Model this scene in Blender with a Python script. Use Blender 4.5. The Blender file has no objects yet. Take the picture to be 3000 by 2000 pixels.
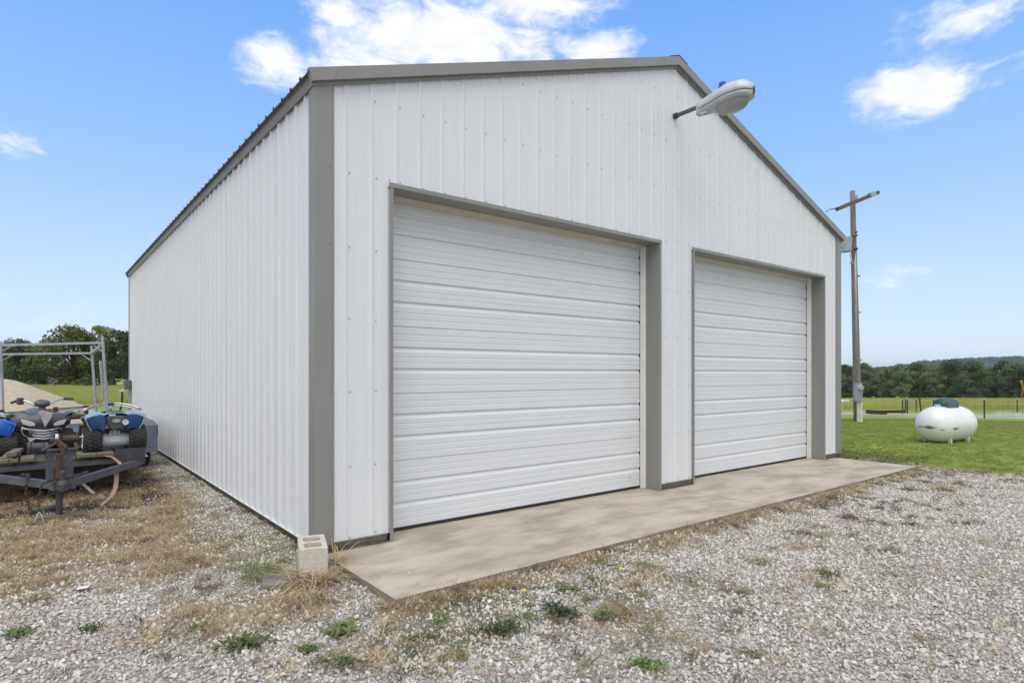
import bpy, bmesh, math, random
import numpy as np
from mathutils import Vector, Matrix, noise as mnoise
random.seed(7); rng = np.random.default_rng(7)
sc = bpy.context.scene
COL = sc.collection
R = math.radians

# ------------------------------------------------------------------ camera
TH = R(38.18)
CAM = Vector((-1.748, -4.718, 1.435))
FW = Vector((math.sin(TH), math.cos(TH), 0)); RT = Vector((math.cos(TH), -math.sin(TH), 0))
cam_d = bpy.data.cameras.new('camera'); cam = bpy.data.objects.new('camera', cam_d); COL.objects.link(cam)
cam.location = CAM; cam.rotation_euler = (R(90), 0, -TH)
cam_d.sensor_width = 36; cam_d.lens = 36*1776/3000; cam_d.shift_y = 93/3000
cam_d.clip_start = .05; cam_d.clip_end = 9000
sc.camera = cam

# ------------------------------------------------------------------ light
SUN_AZ, SUN_EL = R(222), R(62)          # azimuth clockwise from +Y
world = bpy.data.worlds.new('World'); sc.world = world; world.use_nodes = True
sun_d = bpy.data.lights.new('sun', 'SUN'); sun = bpy.data.objects.new('sun', sun_d); COL.objects.link(sun)
sun_d.energy = 1.15; sun_d.angle = R(50); sun_d.color = (1.0, .935, .84)
sd = Vector((math.sin(SUN_AZ)*math.cos(SUN_EL), math.cos(SUN_AZ)*math.cos(SUN_EL), math.sin(SUN_EL)))
sun.rotation_euler = sd.to_track_quat('Z', 'Y').to_euler(); sun.location = (0, 0, 30)
sc.view_settings.view_transform = 'Standard'; sc.view_settings.look = 'None'
sc.view_settings.gamma = 1; sc.view_settings.use_curve_mapping = False
sc.view_settings.exposure = 0.74

def build_world():
    nt = world.node_tree; N = nt.nodes; L = nt.links; N.clear()
    out = N.new('ShaderNodeOutputWorld'); bg = N.new('ShaderNodeBackground'); L.new(bg.outputs[0], out.inputs[0])
    sky = N.new('ShaderNodeTexSky'); sky.sky_type = 'NISHITA'; sky.sun_disc = False
    sky.sun_elevation = SUN_EL; sky.sun_rotation = SUN_AZ; sky.air_density = 1.25; sky.dust_density = .6; sky.ozone_density = 2.2; sky.altitude = 100
    tc = N.new('ShaderNodeTexCoord')
    def m(op, a, b=None, c=None, clamp=False):
        n = N.new('ShaderNodeMath'); n.operation = op; n.use_clamp = clamp
        for i, v in enumerate((a, b, c)):
            if v is None: continue
            if isinstance(v, (int, float)): n.inputs[i].default_value = v
            else: L.new(v, n.inputs[i])
        return n.outputs[0]
    sep = N.new('ShaderNodeSeparateXYZ'); L.new(tc.outputs['Generated'], sep.inputs[0])
    az = m('ARCTAN2', sep.outputs[0], sep.outputs[1]); el = m('ARCSINE', sep.outputs[2])
    # wispy detail in sky direction space
    def fbm(scale, det, rough, dist, sz=1.6, off=0):
        mp = N.new('ShaderNodeMapping'); mp.inputs['Scale'].default_value = (1, 1, sz); mp.inputs['Location'].default_value = (off, off*.7, 0)
        L.new(tc.outputs['Generated'], mp.inputs[0])
        n = N.new('ShaderNodeTexNoise'); n.inputs['Scale'].default_value = scale; n.inputs['Detail'].default_value = det
        n.inputs['Roughness'].default_value = rough; n.inputs['Distortion'].default_value = dist
        L.new(mp.outputs[0], n.inputs[0]); return n.outputs[0]
    n1 = fbm(7, 9, .58, .35); n2 = fbm(24, 6, .6, .6, 2.2, 3.1)
    det = m('ADD', m('MULTIPLY', m('SUBTRACT', n1, .5), 3.8), m('MULTIPLY', m('SUBTRACT', n2, .5), 2.3))
    # cloud banks: azimuth, elevation (deg), half widths (deg), gain
    banks = CLOUDS
    acc = None
    for (a0, e0, sa, se, g) in banks:
        da = m('DIVIDE', m('SUBTRACT', az, R(a0)), R(sa)); de = m('DIVIDE', m('SUBTRACT', el, R(e0)), R(se))
        r = m('SQRT', m('ADD', m('MULTIPLY', da, da), m('MULTIPLY', de, de)))
        k = m('MULTIPLY', m('SUBTRACT', 1.0, r), g)
        acc = k if acc is None else m('MAXIMUM', acc, k)
    body = m('ADD', acc, det)
    # clouds over the unseen rest of the sky, thickened to make its light less blue
    fwd = N.new('ShaderNodeVectorMath'); fwd.operation = 'DOT_PRODUCT'; L.new(tc.outputs['Generated'], fwd.inputs[0]); fwd.inputs[1].default_value = tuple(FW)
    away = m('SMOOTH_MIN', m('MULTIPLY', m('SUBTRACT', .52, fwd.outputs['Value']), 3.2), 1.15, .3)
    big = fbm(2.3, 5, .55, .3, 1.8, 7.7)
    rest = m('ADD', m('MULTIPLY', m('SUBTRACT', big, .5), 3.2), m('SUBTRACT', away, .0))
    rest = m('ADD', rest, m('MULTIPLY', det, .3))
    f = m('MAXIMUM', body, rest)
    mr = N.new('ShaderNodeMapRange'); mr.interpolation_type = 'SMOOTHSTEP'; L.new(f, mr.inputs[0])
    mr.inputs[1].default_value = -.15; mr.inputs[2].default_value = 1.5
    # soft relief inside clouds
    cr = N.new('ShaderNodeMapRange'); L.new(n2, cr.inputs[0]); cr.inputs[1].default_value = .3; cr.inputs[2].default_value = .7; cr.inputs[3].default_value = .90; cr.inputs[4].default_value = 1.04
    ccol = N.new('ShaderNodeMix'); ccol.data_type = 'RGBA'; ccol.blend_type = 'MULTIPLY'; ccol.inputs[0].default_value = 1
    ccol.inputs[6].default_value = CLOUD_COL; L.new(cr.outputs[0], ccol.inputs[7])
    # sky tint (deep saturated blue of the photograph)
    tint = N.new('ShaderNodeMix'); tint.data_type = 'RGBA'; tint.blend_type = 'MULTIPLY'; tint.inputs[0].default_value = 1
    L.new(sky.outputs[0], tint.inputs[6]); tint.inputs[7].default_value = SKY_TINT
    gr = N.new('ShaderNodeValToRGB'); e1 = m('DIVIDE', el, R(90)); L.new(e1, gr.inputs[0]); ee = gr.color_ramp.elements
    stops = SKY_STOPS
    while len(ee) < len(stops): ee.new(.5)
    for q, (p, c) in zip(ee, stops): q.position = p/90; q.color = tuple(v*.72 for v in c)+(1,)
    gsc = N.new('ShaderNodeVectorMath'); gsc.operation = 'SCALE'; L.new(gr.outputs[0], gsc.inputs[0]); gsc.inputs['Scale'].default_value = 5.9/.72
    sm = N.new('ShaderNodeMix'); sm.data_type = 'RGBA'; sm.inputs[0].default_value = .8; L.new(tint.outputs[2], sm.inputs[6]); L.new(gsc.outputs[0], sm.inputs[7])
    mx = N.new('ShaderNodeMix'); mx.data_type = 'RGBA'; L.new(mr.outputs[0], mx.inputs[0]); L.new(sm.outputs[2], mx.inputs[6]); L.new(ccol.outputs[2], mx.inputs[7])
    L.new(mx.outputs[2], bg.inputs[0]); bg.inputs[1].default_value = SKY_STR
SKY_STR = .11
SKY_TINT = (.95, 1.0, 1.25, 1)
SKY_STOPS = [(0, (.64, .77, .90)), (3, (.60, .75, .91)), (8, (.50, .69, .94)), (20, (.28, .52, .94)), (30, (.18, .42, .94)), (60, (.11, .31, .87)), (90, (.08, .26, .80))]
CLOUD_COL = (5.55, 5.65, 5.85, 1)
D38 = 38.18
def pd(px, py):      # direction (azimuth, elevation) of a point of the sky
    x = (px-1500)/1776; z = (1093-py)/1776
    return (math.degrees(math.atan(x))+D38, math.degrees(math.atan(z/math.sqrt(1+x*x))))
CLOUDS = []
for (px, py, w, h, g) in [(1300, 120, 390, 150, 2.6), (990, 45, 150, 95, 1.5), (1520, 10, 260, 120, 2.2), (805, 175, 105, 90, 2.0), (1765, 150, 135, 60, 1.9), (1130, 190, 260, 50, 1.6), (1250, -20, 200, 60, .8),
                          (2700, 262, 250, 108, 2.2), (2830, 50, 250, 80, .85), (2680, 110, 120, 60, .65), (20, 405, 100, 34, .7), (2635, 812, 90, 20, .30), (2890, 250, 170, 55, .75), (60, 960, 160, 60, .25)]:
    a, e = pd(px, py); a2, _ = pd(px+w, py); _, e2 = pd(px, py-h)
    CLOUDS.append((a, e, abs(a2-a), abs(e2-e), g))
build_world()

# ------------------------------------------------------------------ helpers
def gpt(px, depth):              # ground plan position along a line of sight at a depth
    q = (px-1500)/1776*depth
    p = CAM + FW*depth + RT*q
    return p.x, p.y
def smooth(a, b, x):
    t = np.clip((np.asarray(x, float)-a)/(b-a), 0, 1); return t*t*(3-2*t)
PQ, PD, PRQ, PRD, PZ = 27.5, 26.8, 7.0, 2.0, -.50        # pond
def gz(x, y):
    x = np.asarray(x, float); y = np.asarray(y, float)
    d = (x-CAM.x)*FW.x+(y-CAM.y)*FW.y; q = (x-CAM.x)*RT.x+(y-CAM.y)*RT.y
    w = smooth(-.15, .30, q/(np.maximum(d, 0)+5))*smooth(0, 10, d)
    over = np.clip(d-13.5, 0, 140)
    over = over - 1.2*(1-np.exp(-over/1.2))
    zr = -.05-.0345*over
    far = smooth(320, 1250, d)
    z = -.05 + w*(zr+.05)
    z = z + .012*np.sin(x*1.3+y*.7)*np.cos(y*1.1-x*.5)*smooth(.3, 3, np.hypot(np.maximum(0, np.maximum(-x, x-9)), np.maximum(0, np.maximum(-1.3-y, y-12))))
    z = z + .048*smooth(-.9, -.1, x)*smooth(.2, -.0, x)*smooth(-.4, .4, y)*smooth(14, 12, y) + .016*smooth(-1.7, -1.25, y)*smooth(-.2, .2, x)*smooth(9.6, 9.0, x)*smooth(.5, 0, y)
    r = np.hypot((q-PQ)/PRQ, (d-PD)/PRD)
    bank = 1-smooth(1.35, 2.0, r)
    z = z*(1-bank)+bank*(-.42)
    z = np.where(r < 1.35, -.42-.33*(1-smooth(.85, 1.15, r)), z)
    return z
def gzf(x, y): return float(gz(x, y))

def tag(o, label=None, cat=None, group=None, kind=None):
    if label: o['label'] = label
    if cat: o['category'] = cat
    if group: o['group'] = group
    if kind: o['kind'] = kind
    return o
def empty(name, loc=(0, 0, 0), rz=0, label=None, cat=None, group=None, scale=1):
    o = bpy.data.objects.new(name, None); COL.objects.link(o); o.location = loc; o.rotation_euler = (0, 0, rz)
    o.scale = (scale,)*3; o.empty_display_size = .2
    return tag(o, label, cat, group)
def copy_tree(o, parent=None, loc=None, rz=None, scale=None, label=None):
    c = o.copy(); COL.objects.link(c); c.parent = parent
    if loc is not None: c.location = loc
    if rz is not None: c.rotation_euler = (0, 0, rz)
    if scale is not None: c.scale = scale if hasattr(scale, '__len__') else (scale,)*3
    if label: c['label'] = label
    for ch in list(o.children): copy_tree(ch, c)
    return c

class MB:
    def __init__(s): s.v = []; s.f = []
    def add(s, vs, fs, M=None):
        k = len(s.v)
        s.v += [tuple(M @ Vector(p)) for p in vs] if M is not None else [tuple(p) for p in vs]
        s.f += [tuple(i+k for i in f) for f in fs]; return s
    def box(s, lo, hi, M=None):
        (a, b, c), (d, e, f) = lo, hi
        vs = [(a, b, c), (d, b, c), (d, e, c), (a, e, c), (a, b, f), (d, b, f), (d, e, f), (a, e, f)]
        return s.add(vs, [(0, 3, 2, 1), (4, 5, 6, 7), (0, 1, 5, 4), (1, 2, 6, 5), (2, 3, 7, 6), (3, 0, 4, 7)], M)
    def cbox(s, c, size, rz=0, M=None):
        X = Matrix.Translation(c) @ Matrix.Rotation(rz, 4, 'Z')
        if M is not None: X = M @ X
        h = [q/2 for q in size]
        return s.box([-q for q in h], h, X)
    def beam(s, p0, p1, w, h, up=(0, 0, 1)):
        p0, p1 = Vector(p0), Vector(p1); d = (p1-p0); l = d.length; d.normalize()
        u = Vector(up); side = d.cross(u)
        if side.length < 1e-4: side = d.cross(Vector((0, 1, 0)))
        side.normalize(); u = side.cross(d)
        M = Matrix((( side.x, d.x, u.x, p0.x), (side.y, d.y, u.y, p0.y), (side.z, d.z, u.z, p0.z), (0, 0, 0, 1)))
        return s.box((-w/2, 0, -h/2), (w/2, l, h/2), M)
    def tube(s, pts, r, n=8, cap=True, closed=False):
        P = [Vector(p) for p in pts]; m = len(P)
        rs = r if hasattr(r, '__len__') else [r]*m
        ref = None; rings = []
        for i, p in enumerate(P):
            if closed: t = P[(i+1) % m]-P[i-1]
            else: t = P[min(i+1, m-1)]-P[max(i-1, 0)]
            t.normalize()
            if ref is None:
                ref = Vector((0, 0, 1)) if abs(t.z) < .9 else Vector((1, 0, 0))
            a = t.cross(ref)
            if a.length < 1e-5: a = t.cross(Vector((.3, .9, .1)))
            a.normalize(); b = t.cross(a).normalized(); ref = a.cross(t)*1.0 if False else ref
            rings.append([tuple(p+(a*math.cos(2*math.pi*k/n)+b*math.sin(2*math.pi*k/n))*rs[i]) for k in range(n)])
        vs = [q for ring in rings for q in ring]; fs = []
        for i in range(m if closed else m-1):
            j = (i+1) % m
            for k in range(n): fs.append((i*n+k, i*n+(k+1) % n, j*n+(k+1) % n, j*n+k))
        if cap and not closed: fs += [tuple(range(n-1, -1, -1)), tuple((m-1)*n+k for k in range(n))]
        return s.add(vs, fs)
    def cyl(s, p0, p1, r0, r1=None, n=16): return s.tube([p0, p1], [r0, r0 if r1 is None else r1], n)
    def lathe(s, prof, n=24, M=None, cap=False):   # prof: (r, z) about z
        vs = []; fs = []; m = len(prof)
        for i in range(n):
            a = 2*math.pi*i/n
            for (r, z) in prof: vs.append((r*math.cos(a), r*math.sin(a), z))
        for i in range(n):
            j = (i+1) % n
            for k in range(m-1): fs.append((i*m+k, j*m+k, j*m+k+1, i*m+k+1))
        return s.add(vs, fs, M)
    def grid(s, fn, nu, nv, M=None, wrapu=False):
        vs = [fn(i/(nu if wrapu else nu-1), j/(nv-1)) for i in range(nu) for j in range(nv)]
        fs = []
        for i in range(nu if wrapu else nu-1):
            for j in range(nv-1):
                a = i*nv+j; b = ((i+1) % nu)*nv+j
                fs.append((a, b, b+1, a+1))
        return s.add(vs, fs, M)
    def prism(s, poly, h0, h1, axis='Y', M=None):   # poly in the other two axes (x,z) for Y, (x,y) for Z, (y,z) for X
        def p3(p, h):
            return {'Y': (p[0], h, p[1]), 'Z': (p[0], p[1], h), 'X': (h, p[0], p[1])}[axis]
        n = len(poly); vs = [p3(p, h0) for p in poly]+[p3(p, h1) for p in poly]
        fs = [tuple(range(n)), tuple(range(2*n-1, n-1, -1))]+[(i, i+n, (i+1) % n+n, (i+1) % n) for i in range(n)]
        return s.add(vs, fs, M)
    def build(s, name, mat, parent=None, smooth=False, bevel=0, solid=0, loc=None, kind=None, subd=0, auto=None):
        me = bpy.data.meshes.new(name); me.from_pydata(s.v, [], s.f); me.validate(); 
        bm = bmesh.new(); bm.from_mesh(me); bmesh.ops.recalc_face_normals(bm, faces=bm.faces); bm.to_mesh(me); bm.free()
        me.materials.append(mat)
        o = bpy.data.objects.new(name, me); COL.objects.link(o)
        if smooth: me.shade_smooth()
        if solid: md = o.modifiers.new('s', 'SOLIDIFY'); md.thickness = solid; md.offset = 0
        if bevel:
            md = o.modifiers.new('b', 'BEVEL'); md.width = bevel; md.segments = 2; md.limit_method = 'ANGLE'; md.angle_limit = R(35)
        if subd: md = o.modifiers.new('u', 'SUBSURF'); md.levels = subd; md.render_levels = subd
        if parent: o.parent = parent
        if loc is not None: o.location = loc
        if kind: o['kind'] = kind
        return o

# ------------------------------------------------------------------ materials
MATS = {}
def mat(name, col, rough=.6, metal=0.0, col2=None, scale=6, stretch=(1, 1, 1), bump=0, bscale=60, mixp=(.35, .7), col3=None, scale3=1.5, p3=(.55, .7), coord='Object', rnd=0, detail=6, spec=None, trans=0, hue=0):
    if name in MATS: return MATS[name]
    m = bpy.data.materials.new(name); m.use_nodes = True; nt = m.node_tree; N = nt.nodes; L = nt.links
    b = N['Principled BSDF']; b.inputs['Roughness'].default_value = rough; b.inputs['Metallic'].default_value = metal
    if spec is not None: b.inputs['Specular IOR Level'].default_value = spec
    c = tuple(col)+(1,)
    tc = N.new('ShaderNodeTexCoord'); mp = N.new('ShaderNodeMapping'); L.new(tc.outputs[coord], mp.inputs[0]); mp.inputs['Scale'].default_value = stretch
    def nz(sc_, dt=detail, r=.6):
        n = N.new('ShaderNodeTexNoise'); n.inputs['Scale'].default_value = sc_; n.inputs['Detail'].default_value = dt; n.inputs['Roughness'].default_value = r; L.new(mp.outputs[0], n.inputs[0]); return n.outputs[0]
    def rmp(s_, a, b_):
        n = N.new('ShaderNodeMapRange'); L.new(s_, n.inputs[0]); n.inputs[1].default_value = a; n.inputs[2].default_value = b_; return n.outputs[0]
    cur = None
    mx = N.new('ShaderNodeMix'); mx.data_type = 'RGBA'; mx.inputs[6].default_value = c
    mx.inputs[7].default_value = (tuple(col2)+(1,)) if col2 else tuple(min(1, q*.82) for q in col)+(1,)
    L.new(rmp(nz(scale), *mixp), mx.inputs[0]); cur = mx.outputs[2]
    if col3:
        m3 = N.new('ShaderNodeMix'); m3.data_type = 'RGBA'; L.new(cur, m3.inputs[6]); m3.inputs[7].default_value = tuple(col3)+(1,)
        L.new(rmp(nz(scale3, 8), *p3), m3.inputs[0]); cur = m3.outputs[2]
    if rnd or hue:
        oi = N.new('ShaderNodeObjectInfo'); hs = N.new('ShaderNodeHueSaturation')
        L.new(rmp(oi.outputs['Random'], 0, 1), hs.inputs['Value']); hs.inputs['Value'].default_value = 1
        n = hs.inputs['Value'].links[0].from_node; n.inputs[3].default_value = 1-rnd; n.inputs[4].default_value = 1+rnd
        if hue:
            mu = N.new('ShaderNodeMath'); mu.operation = 'MULTIPLY'; mu.inputs[1].default_value = 7.31; L.new(oi.outputs['Random'], mu.inputs[0])
            fr = N.new('ShaderNodeMath'); fr.operation = 'FRACT'; L.new(mu.outputs[0], fr.inputs[0])
            h = rmp(fr.outputs[0], 0, 1); h.node.inputs[3].default_value = .5-hue; h.node.inputs[4].default_value = .5+hue; L.new(h, hs.inputs['Hue'])
        L.new(cur, hs.inputs['Color']); cur = hs.outputs[0]
    L.new(cur, b.inputs['Base Color'])
    if bump:
        bp = N.new('ShaderNodeBump'); bp.inputs['Strength'].default_value = min(1, bump); bp.inputs['Distance'].default_value = .004 if bump <= 1 else .02
        L.new(nz(bscale, 8, .65), bp.inputs['Height']); L.new(bp.outputs[0], b.inputs['Normal'])
    if trans:
        b.inputs['Subsurface Weight'].default_value = 0
        tr = N.new('ShaderNodeBsdfTranslucent'); L.new(cur, tr.inputs[0]); ms = N.new('ShaderNodeMixShader'); ms.inputs[0].default_value = trans
        L.new(b.outputs[0], ms.inputs[1]); L.new(tr.outputs[0], ms.inputs[2]); L.new(ms.outputs[0], N['Material Output'].inputs[0])
    MATS[name] = m; return m

WHITE = mat('white_steel', (.745, .765, .78), .42, col2=(.70, .715, .725), scale=3, stretch=(5, 5, .35), bump=.12, bscale=9, mixp=(.3, .75), col3=(.60, .60, .56), scale3=2.2, p3=(.62, .95), spec=.4)
DOORW = mat('door_white', (.72, .74, .755), .45, col2=(.695, .715, .73), scale=2.5, stretch=(.5, 1, 5), bump=.15, bscale=160, col3=(.66, .66, .64), scale3=1.2, p3=(.55, .95), spec=.4)
TRIM = mat('gray_trim', (.265, .262, .245), .45, col2=(.235, .232, .22), scale=2.5, stretch=(2, 2, .5), bump=.15, bscale=12, col3=(.19, .18, .165), scale3=3, p3=(.62, .85))
ROOFM = mat('roof_steel', (.20, .195, .175), .5, col2=(.15, .145, .13), scale=5)
SILL = mat('base_sill', (.13, .12, .10), .8, col2=(.075, .075, .055), scale=14)
MOSS = mat('mossy_board', (.075, .08, .035), .95, col2=(.035, .035, .022), scale=9, col3=(.13, .12, .09), scale3=5, p3=(.55, .75), bump=.8, bscale=50)
BLACK = mat('black_rubber', (.022, .022, .024), .7, bump=.3)
STOPM = mat('door_stop_vinyl', (.70, .69, .66), .5, col2=(.64, .62, .57), scale=8)
HEADW = mat('header_wood', (.60, .57, .49), .7, col2=(.52, .46, .37), scale=3, stretch=(1, 3, 8))
SCREW = mat('screw_metal', (.22, .22, .23), .35, .7)
CONC = mat('apron_concrete', (.50, .44, .345), .9, col2=(.33, .29, .225), scale=1.9, stretch=(.7, 1.4, 1), mixp=(.40, .62), col3=(.50, .47, .40), scale3=3.2, p3=(.52, .72), bump=.7, bscale=70, detail=10)
CONC_SIDE = mat('apron_edge', (.30, .265, .215), .95, col2=(.17, .15, .12), scale=9, bump=1, bscale=60)
BLOCKM = mat('cinder_block', (.82, .76, .66), .95, col2=(.64, .59, .51), scale=45, mixp=(.4, .7), bump=1.4, bscale=110, col3=(.60, .56, .50), scale3=6, p3=(.55, .7))
PAVER = mat('flat_stone', (.24, .225, .20), .9, col2=(.16, .15, .14), scale=8, bump=.9, bscale=50)
GALV = mat('galvanised_steel', (.42, .45, .48), .5, .2, col2=(.33, .35, .38), scale=9, col3=(.20, .11, .06), scale3=7, p3=(.64, .72))
TRAIL = mat('trailer_paint', (.085, .095, .125), .5, .2, col2=(.13, .14, .165), scale=8, col3=(.14, .07, .035), scale3=9, p3=(.62, .72))
PLATE = mat('diamond_plate', (.12, .13, .155), .42, .5, col2=(.17, .18, .21), scale=70, bump=1, bscale=60)
RUST = mat('rusty_steel', (.105, .056, .036), .85, .1, col2=(.075, .038, .024), scale=12, col3=(.17, .10, .06), scale3=6, p3=(.5, .7), bump=.7, bscale=60)
DKST = mat('dark_steel', (.055, .056, .065), .5, .3, col2=(.09, .085, .085), scale=9, col3=(.10, .055, .035), scale3=6, p3=(.58, .75))
TYRE = mat('tyre_rubber', (.030, .030, .032), .85, col2=(.055, .050, .045), scale=12, bump=.6, bscale=60)
WOODG = mat('weathered_wood', (.22, .195, .145), .9, col2=(.12, .11, .075), scale=6, stretch=(1, 1, 6), col3=(.10, .115, .06), scale3=5, p3=(.55, .75), bump=.8, bscale=40)
CHROME = mat('chrome_tube', (.62, .63, .66), .22, .85, col2=(.5, .5, .52), scale=9)
ALU = mat('cast_silver', (.66, .67, .69), .45, .05, col2=(.48, .49, .50), scale=10)
BLACKP = mat('black_plastic', (.055, .056, .064), .40, col2=(.10, .10, .115), scale=7, col3=(.12, .115, .11), scale3=4, p3=(.6, .85))
BLUEL = mat('faded_blue_plastic', (.26, .42, .53), .45, col2=(.20, .35, .47), scale=5)
BLUED = mat('navy_plastic', (.018, .075, .21), .4, col2=(.014, .05, .15), scale=5)
BLUEB = mat('bright_blue_plastic', (.02, .14, .60), .3, col2=(.015, .10, .45), scale=4)
PINK = mat('faded_pink_panel', (.56, .49, .50), .5, col2=(.36, .30, .33), scale=9)
LENSW = mat('white_lens', (.62, .61, .57), .3, col2=(.48, .47, .43), scale=10)
REDS = mat('red_spring', (.30, .03, .03), .5)
WHITEP = mat('white_plastic', (.76, .77, .78), .4, col2=(.66, .66, .66), scale=4)
TANKW = mat('tank_paint', (.80, .81, .83), .30, col2=(.74, .75, .77), scale=3, spec=.5)
STRAPM = mat('tan_strap', (.50, .33, .24), .8, col2=(.36, .22, .16), scale=14)
GREENT = mat('green_dome', (.045, .105, .10), .45, col2=(.022, .075, .075), scale=6)
POLEW = mat('pole_wood', (.27, .222, .195), .9, col2=(.175, .14, .12), scale=5, stretch=(8, 8, .5), col3=(.27, .24, .21), scale3=3, p3=(.55, .75), bump=1, bscale=30)
ARMW = mat('crossarm_wood', (.13, .125, .075), .9, col2=(.085, .08, .055), scale=7, bump=.8, bscale=30)
BOXG = mat('meter_box', (.30, .335, .39), .5, .2, col2=(.25, .28, .33), scale=4)
PVC = mat('white_conduit', (.66, .66, .62), .5, col2=(.56, .56, .51), scale=5)
PVCG = mat('gray_conduit', (.11, .12, .14), .5, col2=(.08, .085, .10), scale=5)
LAMPH = mat('lamp_housing', (.60, .62, .63), .45, .1, col2=(.52, .54, .55), scale=6)
LAMPU = mat('lamp_underside', (.47, .50, .50), .5, .1, col2=(.40, .43, .43), scale=6)
CELL = mat('blue_photocell', (.03, .09, .34), .4)
PAPER = mat('white_label', (.80, .80, .80), .5, col2=(.7, .7, .7), scale=5)
REDP = mat('red_plastic', (.42, .02, .06), .4)
YELF = mat('yellow_petal', (.80, .62, .02), .6)
STONE = mat('gravel_stone', (.68, .645, .585), .9, col2=(.54, .515, .475), scale=30, bump=.6, bscale=120, rnd=.29, hue=.03)
STRAW = mat('dry_grass', (.52, .405, .235), .9, col2=(.36, .265, .145), scale=6, rnd=.38, hue=.012, trans=.15)
WEED = mat('weed_green', (.175, .235, .075), .75, col2=(.12, .17, .05), scale=9, rnd=.35, hue=.02, trans=.25)
WEEDD = mat('weed_olive', (.105, .115, .035), .8, col2=(.07, .06, .025), scale=9, rnd=.35, hue=.02, trans=.2)
LAWNB = mat('lawn_blade', (.25, .31, .065), .7, col2=(.30, .33, .09), scale=2, rnd=.14, hue=.01, trans=.3)
TALLB = mat('meadow_blade', (.44, .45, .13), .8, col2=(.34, .38, .10), scale=3, rnd=.25, hue=.015, trans=.3)
def glassy(name, col, rough, trans, ior=1.45):
    m = mat(name, col, rough); m.node_tree.nodes['Principled BSDF'].inputs['Transmission Weight'].default_value = trans
    m.node_tree.nodes['Principled BSDF'].inputs['IOR'].default_value = ior; return m
LENS = glassy('lamp_lens', (.80, .77, .73), .10, .75)
GAUGE = glassy('meter_glass', (.8, .8, .8), .05, .6)

def leafmat(name, c1, c2, c3):
    return mat(name, c1, .75, col2=c2, scale=.55, mixp=(.35, .65), col3=c3, scale3=2.0, p3=(.55, .7), rnd=.30, hue=.02, trans=.25)
LF_DARK = leafmat('foliage_dark', (.105, .15, .062), (.07, .11, .05), (.16, .21, .075))
LF_YEL = leafmat('foliage_yellow', (.21, .24, .06), (.13, .165, .045), (.30, .31, .08))
LF_MID = leafmat('foliage_mid', (.15, .20, .075), (.10, .145, .06), (.23, .26, .085))
LF_OLV = leafmat('foliage_olive', (.18, .20, .09), (.12, .145, .065), (.23, .24, .10))
BARK = mat('bark', (.10, .082, .062), .95, col2=(.06, .05, .04), scale=5, bump=1)
HILLM = mat('wooded_hill', (.06, .085, .065), 1, col2=(.05, .07, .055), scale=.05, stretch=(1, 1, 2), bump=0, col3=(.042, .06, .034), scale3=.02, p3=(.5, .6), coord='Object')

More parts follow.
